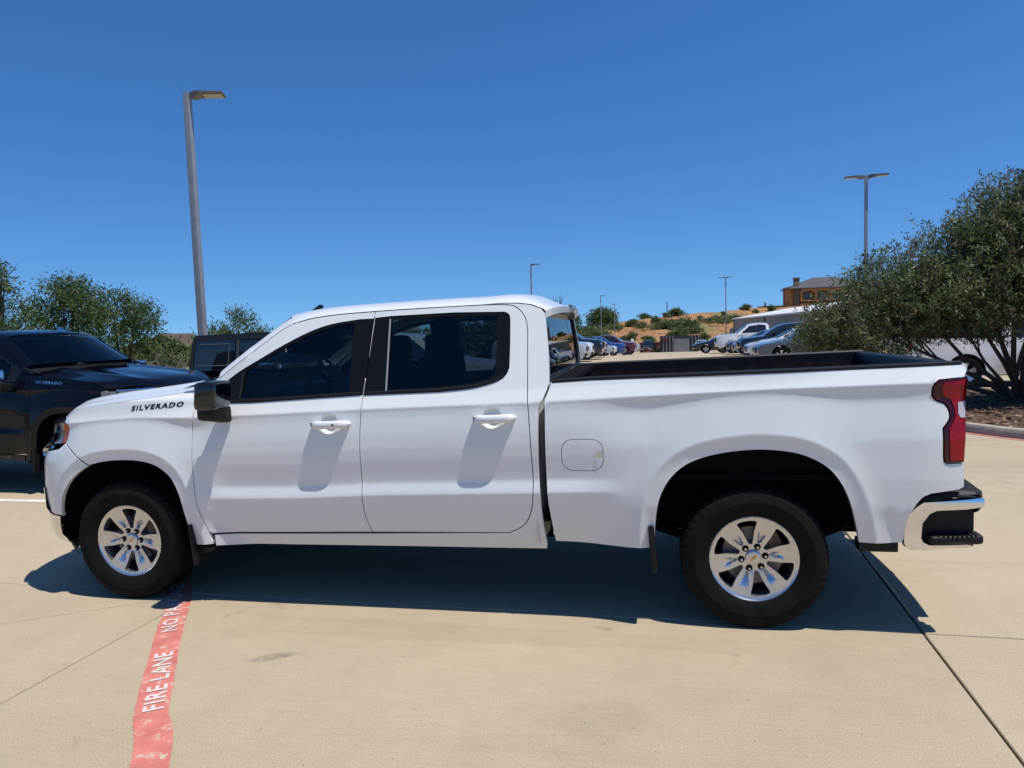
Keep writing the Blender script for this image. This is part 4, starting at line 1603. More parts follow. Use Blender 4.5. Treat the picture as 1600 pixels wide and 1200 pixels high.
def build_wheel(parent, loc, out):
    """out = -1 outer face towards -y"""
    V, F = None, None
    holes = []
    for i in range(6):
        a0 = math.radians(12 + 60 * i)
        ring = []
        for r, da in ((.084, -8.0), (.15, -11.8), (.206, -15.2), (.214, -13.5), (.2165, -6), (.2165, 6), (.214, 13.5), (.206, 15.2), (.15, 11.8), (.084, 8.0), (.078, 5), (.078, -5)):
            ring.append((r * math.cos(a0 + math.radians(da)), r * math.sin(a0 + math.radians(da))))
        holes.append(ring)
    outl = [(.233 * math.cos(a), .233 * math.sin(a)) for a in np.linspace(0, 2 * math.pi, 73)[:-1]]
    pts = []
    for r in np.arange(.015, .232, .009):
        n = max(8, int(2 * math.pi * r / .009))
        pts += [(r * math.cos(2 * math.pi * k / n), r * math.sin(2 * math.pi * k / n)) for k in range(n)]
    V, F = cdt(outl, holes, pts, .012, .003)
    r = np.hypot(V[:, 0], V[:, 1]); th = np.degrees(np.arctan2(V[:, 1], V[:, 0]))
    rel = (th - 12 - 30 + 30) % 60 - 30          # 0 on a spoke centre line
    d = np.interp(r, [0, .07, .09, .20, .222, .233], [.026, .026, .022, .006, .003, .0])
    hwid = np.interp(r, [.088, .165], [3.2, 9.2])
    pk = np.clip((hwid - abs(rel)) / 1.6, 0, 1) * np.clip((r - .088) / .008, 0, 1) * np.clip((.168 - r) / .05, 0, 1)
    d = d + .020 * pk
    lug = np.hypot(V[:, 0][:, None] - .0655 * np.cos(np.radians(42 + 60 * np.arange(6))), V[:, 1][:, None] - .0655 * np.sin(np.radians(42 + 60 * np.arange(6)))).min(1)
    v = [(x, d_, z) for (x, z), d_ in zip(V, d)]
    n = len(v)
    f = list(F); mi = [0] * len(F)
    be = boundary(F)
    bi = sorted({i for e in be for i in e}); ix = {b: k for k, b in enumerate(bi)}
    v += [v[b] for b in bi] + [(v[b][0] * .985, v[b][1] + .045, v[b][2] * .985) for b in bi]
    for a, b in be:
        f.append((n + ix[b], n + ix[a], n + len(bi) + ix[a], n + len(bi) + ix[b])); mi.append(0)
    # outer lip
    L0 = len(v); NL = 72
    lip = [(.233, 0.0), (.240, -.006), (.2445, -.004), (.2445, .012), (.236, .016), (.226, .03), (.215, .05), (.205, .12), (.205, .2)]
    for k in range(NL):
        a = 2 * math.pi * k / NL
        v += [(rr * math.cos(a), yy, rr * math.sin(a)) for rr, yy in lip]
    m_ = len(lip)
    for k in range(NL):
        for j in range(m_ - 1):
            f.append((L0 + k * m_ + j, L0 + ((k + 1) % NL) * m_ + j, L0 + ((k + 1) % NL) * m_ + j + 1, L0 + k * m_ + j + 1))
            mi.append(1 if j > 4 else 0)
    w = mk("wheel", v, f, [ALLOY, ALLOYD], parent, True, None, mi)
    w.data.set_sharp_from_angle(angle=math.radians(32))
    ty = lathe_y("tyre", [(a, b + .110) for a, b in TP], 240, RUBBER, w, tread)
    lathe_y("brake_disc", [(.0, .075), (.165, .075), (.165, .10), (0, .10)], 40, DISC, w)
    box("caliper", (.145, .080, .06), (.07, .05, .15), RUST, w, .012)
    lathe_y("backing", [(.205, .19), (.0, .19)], 30, UNDER, w)
    # lug pockets and nuts
    for k in range(6):
        a = math.radians(42 + 60 * k)
        bm = bmesh.new()
        c = (.0655 * math.cos(a), .0245, .0655 * math.sin(a))
        bmesh.ops.create_cone(bm, cap_ends=True, segments=16, radius1=.0185, radius2=.0185, depth=.004, matrix=Matrix.Translation(c) @ Matrix.Rotation(math.pi / 2, 4, 'X'))
        for fc in bm.faces:
            fc.material_index = 0
        r_ = bmesh.ops.create_cone(bm, cap_ends=True, segments=6, radius1=.0095, radius2=.0075, depth=.022, matrix=Matrix.Translation((c[0], c[1] - .008, c[2])) @ Matrix.Rotation(math.pi / 2, 4, 'X'))
        for fc in {fc for q in r_['verts'] for fc in q.link_faces}:
            fc.material_index = 1
        mkbm("lug_nut", bm, [UNDER, STEEL], w)
    # centre cap with bow-tie emblem
    cap = [(0, .012), (.03, .012), (.040, .014), (.0445, .018), (.0445, .028)]
    vs_, fs_, mi_ = [], [], []
    for k in range(32):
        a = 2 * math.pi * k / 32
        vs_ += [(rr * math.cos(a), yy, rr * math.sin(a)) for rr, yy in cap]
    for k in range(32):
        for j in range(len(cap) - 1):
            fs_.append((k * 5 + j, ((k + 1) % 32) * 5 + j, ((k + 1) % 32) * 5 + j + 1, k * 5 + j + 1)); mi_.append(0)
    o = len(vs_)
    rt_ = math.radians(20)
    for x, z in bow:
        x *= .15; z *= .15
        vs_.append((x * math.cos(rt_) - z * math.sin(rt_), .0105, x * math.sin(rt_) + z * math.cos(rt_)))
    fs_.append(tuple(range(o, o + 12))); mi_.append(1)
    mk("centre_cap", vs_, fs_, [ALLOY, GOLD], w, True, None, mi_)
    w.location = loc
    return w


w0 = build_wheel(T, (0, -HW + .058, .400), -1)
w0.rotation_euler = (0, math.radians(-16), 0)
for (x, y, rot, spin) in ((3.988, -HW + .058, 0, -28), (0, HW - .058, math.pi, 15), (3.988, HW - .058, math.pi, 33)):
    w = copy_tree(w0, T)
    w.location = (x, y, .400)
    w.rotation_euler = (0, math.radians(spin), rot)
# BG_START

# ------------------------------------------------------------------ second pickup: same model in black, nosed in beside it
btruck = copy_tree(truck)
btruck.name = "pickup_truck"
btruck.location = (-3.09, 2.85 + HW, 0)
btruck.rotation_euler = (0, 0, math.pi)
tag(btruck, "glossy black crew cab pickup truck parked past the nose of the white pickup", "pickup truck")
repaint(btruck, {AMBER: LENS, WHITE: BLACKP, GLOSSBLK: CHROME, PILLAR: GLOSSBLK})

# ------------------------------------------------------------------ generic parked vehicles
GL_D = mat("dark_car_glass", (0.012, 0.015, 0.018), 0.03, spec=0.9)
LAMP = mat("car_lamp", (.6, .6, .62), .1, metal=.5, coat=1.0)
REDLAMP = mat("car_tail_lamp", (.25, .01, .012), .15, coat=1.0)


def car_paint(nm, c):
    return mat(nm, c, .3, coat=1.0, spec=.45, vary=.12, vscale=2.5)


CP = dict(white=car_paint("car_white", (.78, .78, .78)), black=car_paint("car_black", (.008, .008, .010)),
          navy=car_paint("car_navy", (.010, .018, .05)), silver=car_paint("car_silver", (.42, .44, .46)),
          grey=car_paint("car_grey", (.10, .11, .12)), red=car_paint("car_red", (.10, .010, .012)), blue=car_paint("car_blue", (.02, .06, .25)),
          sky=car_paint("car_pale_blue", (.35, .45, .55)))
KINDS = dict(
    suv=dict(L=4.85, hw=.96, wr=.37, ax=(.95, 3.80),
             lower=[(.03, .42), (0, .70), (.05, .93), (.25, 1.02), (1.15, 1.12), (1.35, 1.14), (4.62, 1.18), (4.80, 1.05), (4.84, .60), (4.78, .38)],
             top=[(1.20, 1.13), (1.95, 1.62), (2.25, 1.70), (2.9, 1.74), (4.05, 1.70), (4.35, 1.62), (4.68, 1.16)], win=[(1.50, 1.17), (2.08, 1.60), (2.9, 1.67), (4.0, 1.63), (4.32, 1.50), (4.38, 1.20)]),
    sedan=dict(L=4.75, hw=.92, wr=.34, ax=(.93, 3.72),
               lower=[(.03, .36), (0, .55), (.06, .74), (.3, .84), (1.2, .98), (1.45, 1.0), (4.1, 1.05), (4.65, 1.03), (4.74, .80), (4.72, .36)],
               top=[(1.25, .99), (2.05, 1.38), (2.4, 1.45), (2.95, 1.46), (3.4, 1.40), (4.15, 1.06)], win=[(1.62, 1.04), (2.16, 1.37), (2.8, 1.41), (3.3, 1.36), (3.82, 1.10)]),
    pickup=dict(L=5.6, hw=.99, wr=.40, ax=(.95, 4.40),
                lower=[(.03, .46), (0, .78), (.05, 1.08), (.2, 1.16), (1.25, 1.26), (1.5, 1.28), (3.30, 1.30), (3.33, 1.31), (5.50, 1.34), (5.58, 1.30), (5.56, .60), (5.52, .46)],
                top=[(1.25, 1.27), (1.95, 1.80), (2.2, 1.88), (2.7, 1.92), (3.15, 1.89), (3.26, 1.80), (3.32, 1.31)], win=[(1.55, 1.31), (2.05, 1.76), (2.7, 1.84), (3.08, 1.80), (3.10, 1.34)]),
    small_pickup=dict(L=5.3, hw=.94, wr=.37, ax=(.90, 4.05),
                      lower=[(.03, .42), (0, .70), (.05, .96), (.2, 1.02), (1.2, 1.10), (1.45, 1.12), (3.22, 1.14), (3.26, 1.15), (5.22, 1.20), (5.28, 1.16), (5.26, .55), (5.22, .42)],
                      top=[(1.2, 1.11), (1.9, 1.60), (2.15, 1.68), (2.6, 1.71), (3.08, 1.69), (3.2, 1.60), (3.25, 1.15)], win=[(1.5, 1.15), (2.0, 1.57), (2.6, 1.63), (3.0, 1.60), (3.03, 1.18)]),
)
PROTO = {}


def car_wheel(parent, x, y, r, s):
    p = [(r * .62, -.085), (r * .70, -.10), (r * .9, -.105), (r * .985, -.085), (r, -.05), (r, .05), (r * .985, .085), (r * .9, .10), (r * .62, .10)]
    w = lathe_y("wheel", p, 28, RUBBER, parent)
    v = []; f = []
    R = r * .63
    n = 10
    v.append((0, -.075, 0))
    for k in range(2 * n):
        a = math.pi * k / n
        rr = R if (k % 4) in (0, 1) else R
        v.append((R * math.cos(a), -.092, R * math.sin(a)))
    for k in range(2 * n):
        v.append((R * .35 * math.cos(math.pi * k / n), -.07, R * .35 * math.sin(math.pi * k / n)))
    for k in range(2 * n):
        k2 = (k + 1) % (2 * n)
        if k % 4 in (0, 1):
            f.append((1 + k, 1 + k2, 1 + 2 * n + k2, 1 + 2 * n + k))
        f.append((0, 1 + 2 * n + k, 1 + 2 * n + k2))
    rim = mk("rim", v, f, ALLOY, w, smooth=False)
    lathe_y("hub_back", [(R, -.03), (0, -.03)], 20, UNDER, w)
    w.location = (x, y, r)
    if s > 0:
        w.rotation_euler = (0, 0, math.pi)
    return w


def build_car(kind):
    K = KINDS[kind]
    root = empty("parked_" + ("car" if kind in ("suv", "sedan") else "pickup"))
    hw, r = K['hw'], K['wr']
    low = K['lower']; top = K['top']
    arch = []
    for ax in K['ax'][::-1]:
        ra = r + .07
        arch += [(ax + ra * math.cos(a), r + ra * math.sin(a) * 1.02) for a in np.linspace(-.15, math.pi + .15, 15)]
    ztop = lambda x: np.interp(x, [p[0] for p in low[1:-1]], [p[1] for p in low[1:-1]])
    zb = low[-1][1] - .12

    def dep(x, z):
        belt = ztop(x)
        d = .02 + .10 * np.clip((.55 - z) / .3, 0, 1) ** 2 + .03 * np.clip((z - .8) / .3, 0, 1)
        d = d + .42 * np.clip(z - belt + .03, 0, None)
        d = d + .30 * np.clip(.45 - x, 0, None) ** 1.7 + .25 * np.clip(x - (K['L'] - .4), 0, None) ** 1.7
        for ax in K['ax']:
            s = np.hypot(x - ax, z - r) - (r + .07)
            d = np.minimum(d, .0 + .25 * np.abs(s - .05))
        return d
    # lower body side (with arches), greenhouse side
    side = list(low) + [(low[-1][0] - .1, zb)] + [p for p in arch if p[1] > zb] + [(low[0][0] + .12, zb)]
    ic = [i for i, p in enumerate(low) if abs(p[0] - top[0][0]) < .25][0]
    full = []
    # combined upper outline
    for p in low[1:-1]:
        if p[0] < top[0][0] + .02:
            full.append(p)
    full += top
    for p in low[1:-1]:
        if p[0] > top[-1][0] + .02:
            full.append(p)
    outline = [low[0]] + full + [low[-1], (low[-1][0] - .1, zb)] + [p for p in arch if p[1] > zb] + [(low[0][0] + .12, zb)]
    V, F = cdt(outline, [], [(x, z) for x in np.arange(.05, K['L'], .12) for z in np.arange(.3, 2.0, .1)], .12, .04)
    d = dep(V[:, 0], V[:, 1])
    v, f = [], []
    n = len(V)
    for s in (-1, 1):
        o = len(v)
        v += [(x, s * (hw - dd), z) for (x, z), dd in zip(V, d)]
        f += [tuple(o + i for i in q) if s < 0 else tuple(o + i for i in q[::-1]) for q in F]
    # skin across the top: hood, windscreen, roof, rear
    run = resample([low[0]] + full + [low[-1]], .1)[:-1]
    run = [p for p in run if True]
    cut = [i for i, p in enumerate(run) if p == tuple(map(float, low[-1]))]
    if cut:
        run = run[:cut[0] + 1]
    o = len(v)
    m_ = 9
    rn = np.array(run)
    dr = dep(rn[:, 0], rn[:, 1])
    for (x, z), dd in zip(run, dr):
        for j in range(m_):
            t = -1 + 2 * j / (m_ - 1)
            e = 1 - t * t
            nx = -1 if x < .3 else (1 if x > K['L'] - .3 else 0)
            v.append((x + nx * .10 * e, t * (hw - dd), z + (.045 * e if z > .9 else 0)))
    for i in range(len(run) - 1):
        for j in range(m_ - 1):
            f.append((o + i * m_ + j, o + (i + 1) * m_ + j, o + (i + 1) * m_ + j + 1, o + i * m_ + j + 1)[::-1])
    b = mk("body", v, f, CP['white'], root)
    b.data.set_sharp_from_angle(angle=math.radians(34))
    # floor pan
    box("underbody", (K['L'] / 2, 0, zb + .10), (K['L'] - .5, hw * 1.7, .18), UNDER, root)
    # side windows
    for s in (-1, 1):
        W_ = K['win']
        xm = W_[1][0] + (W_[-2][0] - W_[1][0]) * .42
        V2, F2 = cdt(W_, [], [], .2, .02)
        dd = dep(V2[:, 0], V2[:, 1])
        mk("side_window", [(x, s * (hw - q + .006), z) for (x, z), q in zip(V2, dd)], F2 if s < 0 else [q[::-1] for q in F2], GL_D, root)
        zlo = np.interp(xm, [W_[0][0], W_[-1][0]], [W_[0][1], W_[-1][1]]); zhi = np.interp(xm, [p[0] for p in W_[1:-1]], [p[1] for p in W_[1:-1]])
        pq = [(xm - .05, zlo), (xm + .05, zlo), (xm + .05, zhi), (xm - .05, zhi)]
        mk("window_pillar", [(x, s * (hw - float(dep(np.array([x]), np.array([z]))[0]) + .010), z) for x, z in pq], [(0, 1, 2, 3) if s < 0 else (3, 2, 1, 0)], PLASTIC, root, smooth=False)
    # windscreen and rear glass
    def pane(nm, pa, pb, inset_=.10):
        v, f = [], []
        nrm = np.array((-(pb[1] - pa[1]), pb[0] - pa[0])); nrm /= np.hypot(*nrm)
        if nrm[1] < 0:
            nrm = -nrm
        for k in range(5):
            t = .05 + .9 * k / 4
            x = pa[0] + (pb[0] - pa[0]) * t; z = pa[1] + (pb[1] - pa[1]) * t
            w_ = hw - float(dep(np.array([x]), np.array([z]))[0]) - inset_
            for j in range(9):
                u = -1 + j / 4
                v.append((x + nrm[0] * .012, u * w_, z + nrm[1] * .012 + .045 * (1 - (u * w_ / (w_ + inset_)) ** 2)))
        f = [(i * 9 + j, i * 9 + j + 1, (i + 1) * 9 + j + 1, (i + 1) * 9 + j) for i in range(4) for j in range(8)]
        mk(nm, v, f, GL_D, root)
    pane("windshield", top[0], top[1])
    pane("rear_window", top[-2], top[-1])
    # lamps, grille, bumpers, mirrors
    zt = low[2][1]
    for s in (-1, 1):
        bm = bmesh.new(); bm_box(bm, (.10, s * (hw - .27), zt - .13), (.16, .34, .12), .03); mkbm("headlight", bm, LAMP, root, True, 40)
        bm = bmesh.new(); bm_box(bm, (K['L'] - .06, s * (hw - .17), low[-3][1] - .14), (.10, .20, .22), .03); mkbm("tail_light", bm, REDLAMP, root, True, 40)
        bm = bmesh.new(); bm_box(bm, (top[0][0] + .42, s * (hw + .07), ztop(1.6) + .10), (.14, .20, .13), .035); mkbm("side_mirror", bm, PLASTIC, root, True, 40)
        for ax in K['ax']:
            car_wheel(root, ax, s * (hw - .115), r, s)
    gr = box("grille", (-.02, 0, zt - .20), (.14, hw * 1.15, .24), PLASTIC, root, .03)
    for k in range(3):
        box("grille_bar", (-.085, 0, zt - .28 + .08 * k), (.02, hw * 1.1, .018), CHROME, gr)
    box("front_bumper", (.04, 0, zt - .46), (.22, hw * 1.75, .16), PLASTIC if kind != 'pickup' else CHROME, root, .05)
    box("rear_bumper", (K['L'] + .02, 0, .55), (.16, hw * 1.75, .16), CHROME if 'pickup' in kind else PLASTIC, root, .05)
    if 'pickup' in kind:
        x0, x1 = top[-1][0] + .06, K['L'] - .10
        box("bed_cavity", ((x0 + x1) / 2, 0, low[-4][1] + .02), (x1 - x0, hw * 1.55, .06), LINER, root)
    return root


def place_car(kind, paint, loc, rz, label, group=None):
    if kind not in PROTO:
        o = build_car(kind); PROTO[kind] = o
    else:
        o = copy_tree(PROTO[kind])
    o.location = (loc[0], loc[1], ground_z(loc[0], loc[1]) if len(loc) < 3 else loc[2])
    o.rotation_euler = (0, 0, rz)
    for k in ("label", "category", "group"):
        if k in o:
            del o[k]
    tag(o, label, "pickup truck" if "pickup" in kind else "car", group)
    repaint(o, {CP['white']: CP[paint], **{v: CP[paint] for k, v in CP.items()}})
    return o


# ------------------------------------------------------------------ black boxy off-roader (front towards +x)
jeep = empty("off_road_car", (-.25, 7.10 + .94, 0), math.pi, "black boxy off-roader with hard top, parked past the black pickup", "car")


def prism(name, outline, y0, y1, mt, parent, bev=.02, taper=None):
    bm = bmesh.new()
    a = [bm.verts.new((x, y0, z)) for x, z in outline]
    b = [bm.verts.new((x, y1, z)) for x, z in outline]
    if area2(outline) < 0:
        a, b = a[::-1], b[::-1]
    bm.faces.new(a); bm.faces.new(b[::-1])
    n = len(a)
    for i in range(n):
        bm.faces.new((a[i], b[i], b[(i + 1) % n], a[(i + 1) % n]))
    if taper:
        for v in bm.verts:
            v.co.y *= taper(v.co.x, v.co.z)
    bmesh.ops.recalc_face_normals(bm, faces=bm.faces)
    if bev:
        bmesh.ops.bevel(bm, geom=list(bm.edges), offset=bev, segments=2, affect='EDGES')
    return mkbm(name, bm, mt, parent, True, 40)


prism("body", [(.35, .55), (.30, 1.02), (.42, 1.12), (1.62, 1.17), (1.70, 1.19), (4.40, 1.19), (4.42, .55)], -.78, .78, NAVYP, jeep, .03)
prism("hood", [(.34, 1.10), (.40, 1.14), (1.66, 1.20), (1.66, 1.12)], -.66, .66, NAVYP, jeep, .02)
prism("hard_top", [(1.98, 1.76), (2.02, 1.81), (3.0, 1.845), (4.30, 1.82), (4.36, 1.74), (4.45, 1.20), (4.34, 1.20), (4.26, 1.70), (2.0, 1.72)], -.80, .80, mat("hard_top_black", (.013, .013, .014), .55, bump=.2, bscale=200), jeep, .02, lambda x, z: 1 - .10 * max(0, z - 1.2))
for s in (-1, 1):
    def jy(z):
        return s * (.80 - .08 * max(0, z - 1.2) - .012)
    for nm, o_, mt_ in (("rear_quarter", [(3.55, 1.19), (4.42, 1.19), (4.30, 1.73), (3.50, 1.73)], GL_D), ("rear_door_window", [(2.72, 1.21), (3.47, 1.21), (3.42, 1.71), (2.72, 1.71)], GL_D), ("front_door_window", [(1.82, 1.21), (2.64, 1.21), (2.64, 1.71), (2.10, 1.71)], GL_D)):
        mk(nm, [(x, jy(z), z) for x, z in o_], [(0, 1, 2, 3)], mt_, jeep, smooth=False)
    # quarter window inset frame
    q = [(3.66, 1.28), (4.29, 1.28), (4.20, 1.66), (3.62, 1.66)]
    tube("window_frame", [(x, jy(z) + s * .004, z) for x, z in q + q[:1]], .008, mat("frame_grey", (.09, .09, .095), .5), jeep, 5)
    for a, b in (((3.50, 1.20), (3.45, 1.72)), ((2.68, 1.20), (2.68, 1.72)), ((1.80, 1.22), (2.06, 1.73))):
        tube("door_pillar", [(a[0], jy(a[1]) + s * .006, a[1]), (b[0], jy(b[1]) + s * .006, b[1])], .030, mat("pillar_sheen", (.05, .05, .055), .3), jeep, 6)
    for cx in (.98, 3.93):
        pts = [(cx - .62, .60), (cx - .46, .93), (cx + .46, .93), (cx + .62, .60), (cx + .54, .60), (cx + .42, .87), (cx - .42, .87), (cx - .54, .60)]
        prism("fender_flare", pts, s * .74, s * .94, PLASTIC, jeep, .015)
        car_wheel(jeep, cx, s * .80, .40, s)
    box("headlight", (.32, s * .55, .93), (.08, .19, .19), LAMP, jeep, .04)
    box("side_mirror", (1.95, s * .98, 1.30), (.11, .20, .18), PLASTIC, jeep, .04)
mk("windshield", [(1.72, -.70, 1.22), (1.72, .70, 1.22), (2.02, .66, 1.74), (2.02, -.66, 1.74)], [(0, 1, 2, 3)], GL_D, jeep, smooth=False)
for a, b in (((1.70, -.74, 1.19), (2.00, -.70, 1.78)), ((1.70, .74, 1.19), (2.00, .70, 1.78)), ((2.0, -.70, 1.77), (2.0, .70, 1.77))):
    tube("windshield_frame", [a, b], .035, NAVYP, jeep, 6)
jg = box("grille", (.30, 0, .90), (.06, .90, .36), mat("grille_silver", (.55, .56, .57), .3, metal=.6), jeep, .02)
for k in range(7):
    box("grille_slot", (.268, -.27 + .09 * k, .90), (.012, .045, .27), PLASTIC, jg)
box("front_bumper", (.16, 0, .60), (.20, 1.50, .18), PLASTIC, jeep, .04)
box("rear_bumper", (4.52, 0, .58), (.18, 1.50, .16), PLASTIC, jeep, .04)
sp = lathe_y("spare_wheel", [(.20, -.10), (.25, -.13), (.36, -.13), (.395, -.08), (.40, 0), (.395, .08), (.36, .11), (.0, .11)], 30, RUBBER, jeep)
sp.location = (4.58, .05, 1.02); sp.rotation_euler = (0, 0, math.pi / 2)
box("underbody", (2.4, 0, .50), (3.9, 1.2, .20), UNDER, jeep)

place_car("suv", "silver", (.35, 11.55), math.pi, "silver suv parked past the black boxy off-roader", None)

# rows across the aisle
left = [("suv", "silver", .05, 32.5, "silver suv at the near end of the row facing the aisle"),
        ("suv", "white", .10, 35.6, "white suv between the silver suv and the black pickup in the far row"),
        ("pickup", "black", .45, 39.0, "tall black pickup parked in the far row facing the aisle"),
        ("suv", "white", .30, 43.5, "white suv parked right past the tall black pickup in the far row"),
        ("sedan", "silver", .2, 53.0, "silver sedan parked past the small bush in the far row"),
        ("sedan", "white", .35, 56.2, "white sedan between the silver sedan and the blue car"),
        ("suv", "blue", .9, 59.8, "bright blue car parked next to the dark red pickup"),
        ("pickup", "red", 1.7, 64.5, "dark red pickup at the far end of the row"),
        ("suv", "silver", 2.0, 69.5, "small silver suv past the dark red pickup by the white post")]
for kd, pt, x, y, lb in left:
    place_car(kd, pt, (x, y), math.pi, lb, "cars parked in the row along the left of the aisle")
right = [("pickup", "white", 7.55, 45.5, "large white pickup parked between dark cars near the metal building"),
         ("sedan", "black", 6.6, 55.5, "black sedan parked past the large white pickup"),
         ("suv", "red", 8.3, 60.0, "dark red suv parked behind the black sedan near the light pole"),
         ("sedan", "black", 7.9, 41.2, "black sedan parked right beside the large white pickup"),
         ("sedan", "silver", 7.9, 38.0, "silver sedan parked between a black sedan and a dark suv"),
         ("suv", "black", 7.8, 34.8, "black suv parked between the silver sedan and the white one"),
         ("sedan", "white", 7.8, 31.6, "white sedan parked beside the black suv near the tree"),
         ("sedan", "grey", 7.8, 28.4, "grey sedan parked nearest the flowering tree in its row")]
for kd, pt, x, y, lb in right:
    place_car(kd, pt, (x, y), 0.0, lb, "cars parked in the row along the right of the aisle")
place_car("pickup", "black", (2.2, 112.5), math.radians(82), "black pickup parked in front of the striped container")
place_car("suv", "silver", (10.6, 112.0), math.radians(82), "silver suv parked at the corner of the striped container")
place_car("small_pickup", "white", (14.8, 15.6), math.radians(180), "white pickup with its tail behind the flowering tree's branches")
place_car("suv", "navy", (17.2, 19.4), math.radians(180), "dark suv parked behind the flowering tree's trunk")

# unseen vehicles added behind the camera for the pickup's glass and paint to mirror
for kd, pt, x, lb in (("suv", "white", -3.2, "white suv mirrored in the white pickup's side glass"), ("pickup", "silver", .4, "silver pickup mirrored in the white pickup's side glass"),
                      ("suv", "grey", 4.0, "dark grey suv mirrored in the white pickup's side glass"), ("sedan", "white", 7.4, "white sedan mirrored in the white pickup's bed side")):
    place_car(kd, pt, (x, -15.5), math.radians(-90), lb, "unseen cars added for reflections")

# ------------------------------------------------------------------ light poles
POLE = mat("pole_grey", (.30, .31, .33), .45, metal=.3, vary=.15, vscale=6)
FIX = mat("fixture_bronze", (.16, .14, .12), .5, metal=.3)
LENSM = mat("fixture_lens", (.42, .40, .30), .3)


def light_pole(x, y, top, heads, label, rz=0.0, lean=0.0, w=.125, group="car park light poles"):
    zg = ground_z(x, y)
    root = empty("light_pole", (x, y, zg), rz, label, "light pole", group)
    h = top - zg
    bm = bmesh.new()
    v0 = bm_box(bm, (0, 0, h / 2 + .35), (w, w, h - .70), .008)
    for q in v0:
        k = 1 - .18 * (q.co.z / h)
        q.co.x *= k; q.co.y *= k
    mkbm("pole", bm, POLE, root, True, 40)
    bm = bmesh.new()
    bmesh.ops.create_cone(bm, cap_ends=True, segments=20, radius1=.30, radius2=.29, depth=.76, matrix=Matrix.Translation((0, 0, .37)))
    mkbm("concrete_base", bm, KERBC, root, True, 40)
    for a in heads:
        hd = empty("lamp_head", (0, 0, h - .10), a)
        hd.parent = root
        bpy.data.objects.remove(hd)
        bm = bmesh.new()
        pr = [(.05, -.05), (.05, .05), (.16, .075), (.30, .06), (.74, .05), (.76, .015), (.30, .0), (.16, -.055)]
        R = Matrix.Rotation(a, 4, 'Z')
        hw_ = [.05, .05, .10, .17, .17, .17, .17, .10]
        A = [bm.verts.new((px, -q, pz)) for (px, pz), q in zip(pr, hw_)]
        B = [bm.verts.new((px, q, pz)) for (px, pz), q in zip(pr, hw_)]
        bm.faces.new(A); bm.faces.new(B[::-1])
        for i in range(len(A)):
            j = (i + 1) % len(A)
            bm.faces.new((A[i], B[i], B[j], A[j]))
        bmesh.ops.recalc_face_normals(bm, faces=bm.faces)
        L = [bm.verts.new(p) for p in ((.34, -.14, .002), (.72, -.14, .010), (.72, .14, .010), (.34, .14, .002))]
        fc = bm.faces.new(L); fc.material_index = 1
        L2 = [bm.verts.new((p.co.x, p.co.y, p.co.z - .012)) for p in L]
        fc = bm.faces.new(L2[::-1]); fc.material_index = 1
        for i in range(4):
            fc = bm.faces.new((L[i], L[(i + 1) % 4], L2[(i + 1) % 4], L2[i])); fc.material_index = 0
        o = mkbm("lamp_head", bm, [FIX, LENSM], root)
        o.location = (0, 0, h - .06); o.rotation_euler = (0, 0, a)
    if lean:
        root.rotation_euler = (0, lean, rz)
    return root


light_pole(-6.0, 9.6, 6.90, [math.radians(18)], "tall grey pole with one lamp head, standing behind the black off-roader", math.radians(0), 0, .15)
light_pole(-5.8, 50.6, 6.85, [0.0], "grey pole with one lamp head rising behind the white pickup's cab roof")
light_pole(11.3, 24.9, 7.05, [math.radians(-4), math.radians(176)], "grey pole with two lamp heads rising behind the flowering tree")
light_pole(-4.4, 105.1, 6.7, [0.0], "thin grey pole with one lamp head in front of the large hill tree")
light_pole(-4.2, 139.9, 6.5, [0.0, math.pi], "thinnest far pole with two lamp heads at the foot of the hill")
light_pole(11.1, 75.5, 6.76, [0.0, math.pi], "grey pole with two lamp heads in front of the metal building")

# ------------------------------------------------------------------ hill
RX = [-60, -30, -13, -7, 14.5, 35, 60, 120, 200, 300]
RY = [150, 150, 156, 168, 183, 207, 225, 245, 260, 270]
RZ = [-2.5, -1.5, .6, 2.9, 4.8, 6.0, 6.6, 8, 9, 9]


def hill_z(x, y):
    ry = np.interp(x, RX, RY); rz = np.interp(x, RX, RZ)
    t = float(np.clip((y - 129) / (ry - 129), 0, 1)) ** .9
    back = max(0.0, y - ry) * .0
    return -3.0 + (rz + 3.0) * t - back


HILLM = bpy.data.materials.new("hill_soil")
HILLM.use_nodes = True
nt = HILLM.node_tree
b = nt.nodes["Principled BSDF"]; b.inputs["Roughness"].default_value = .95; b.inputs["Specular IOR Level"].default_value = .1
ge = nt.nodes.new("ShaderNodeNewGeometry")


def hn(scale, detail=6, vec=None):
    n = nt.nodes.new("ShaderNodeTexNoise"); n.inputs["Scale"].default_value = scale; n.inputs["Detail"].default_value = detail; n.inputs["Roughness"].default_value = .7
    nt.links.new(vec or ge.outputs["Position"], n.inputs[0]); return n.outputs[0]


def hr(v, p0, p1, c0, c1):
    r = nt.nodes.new("ShaderNodeValToRGB"); e = r.color_ramp.elements
    e[0].position = p0; e[1].position = p1; e[0].color = (*c0, 1); e[1].color = (*c1, 1)
    nt.links.new(v, r.inputs[0]); return r.outputs[0]


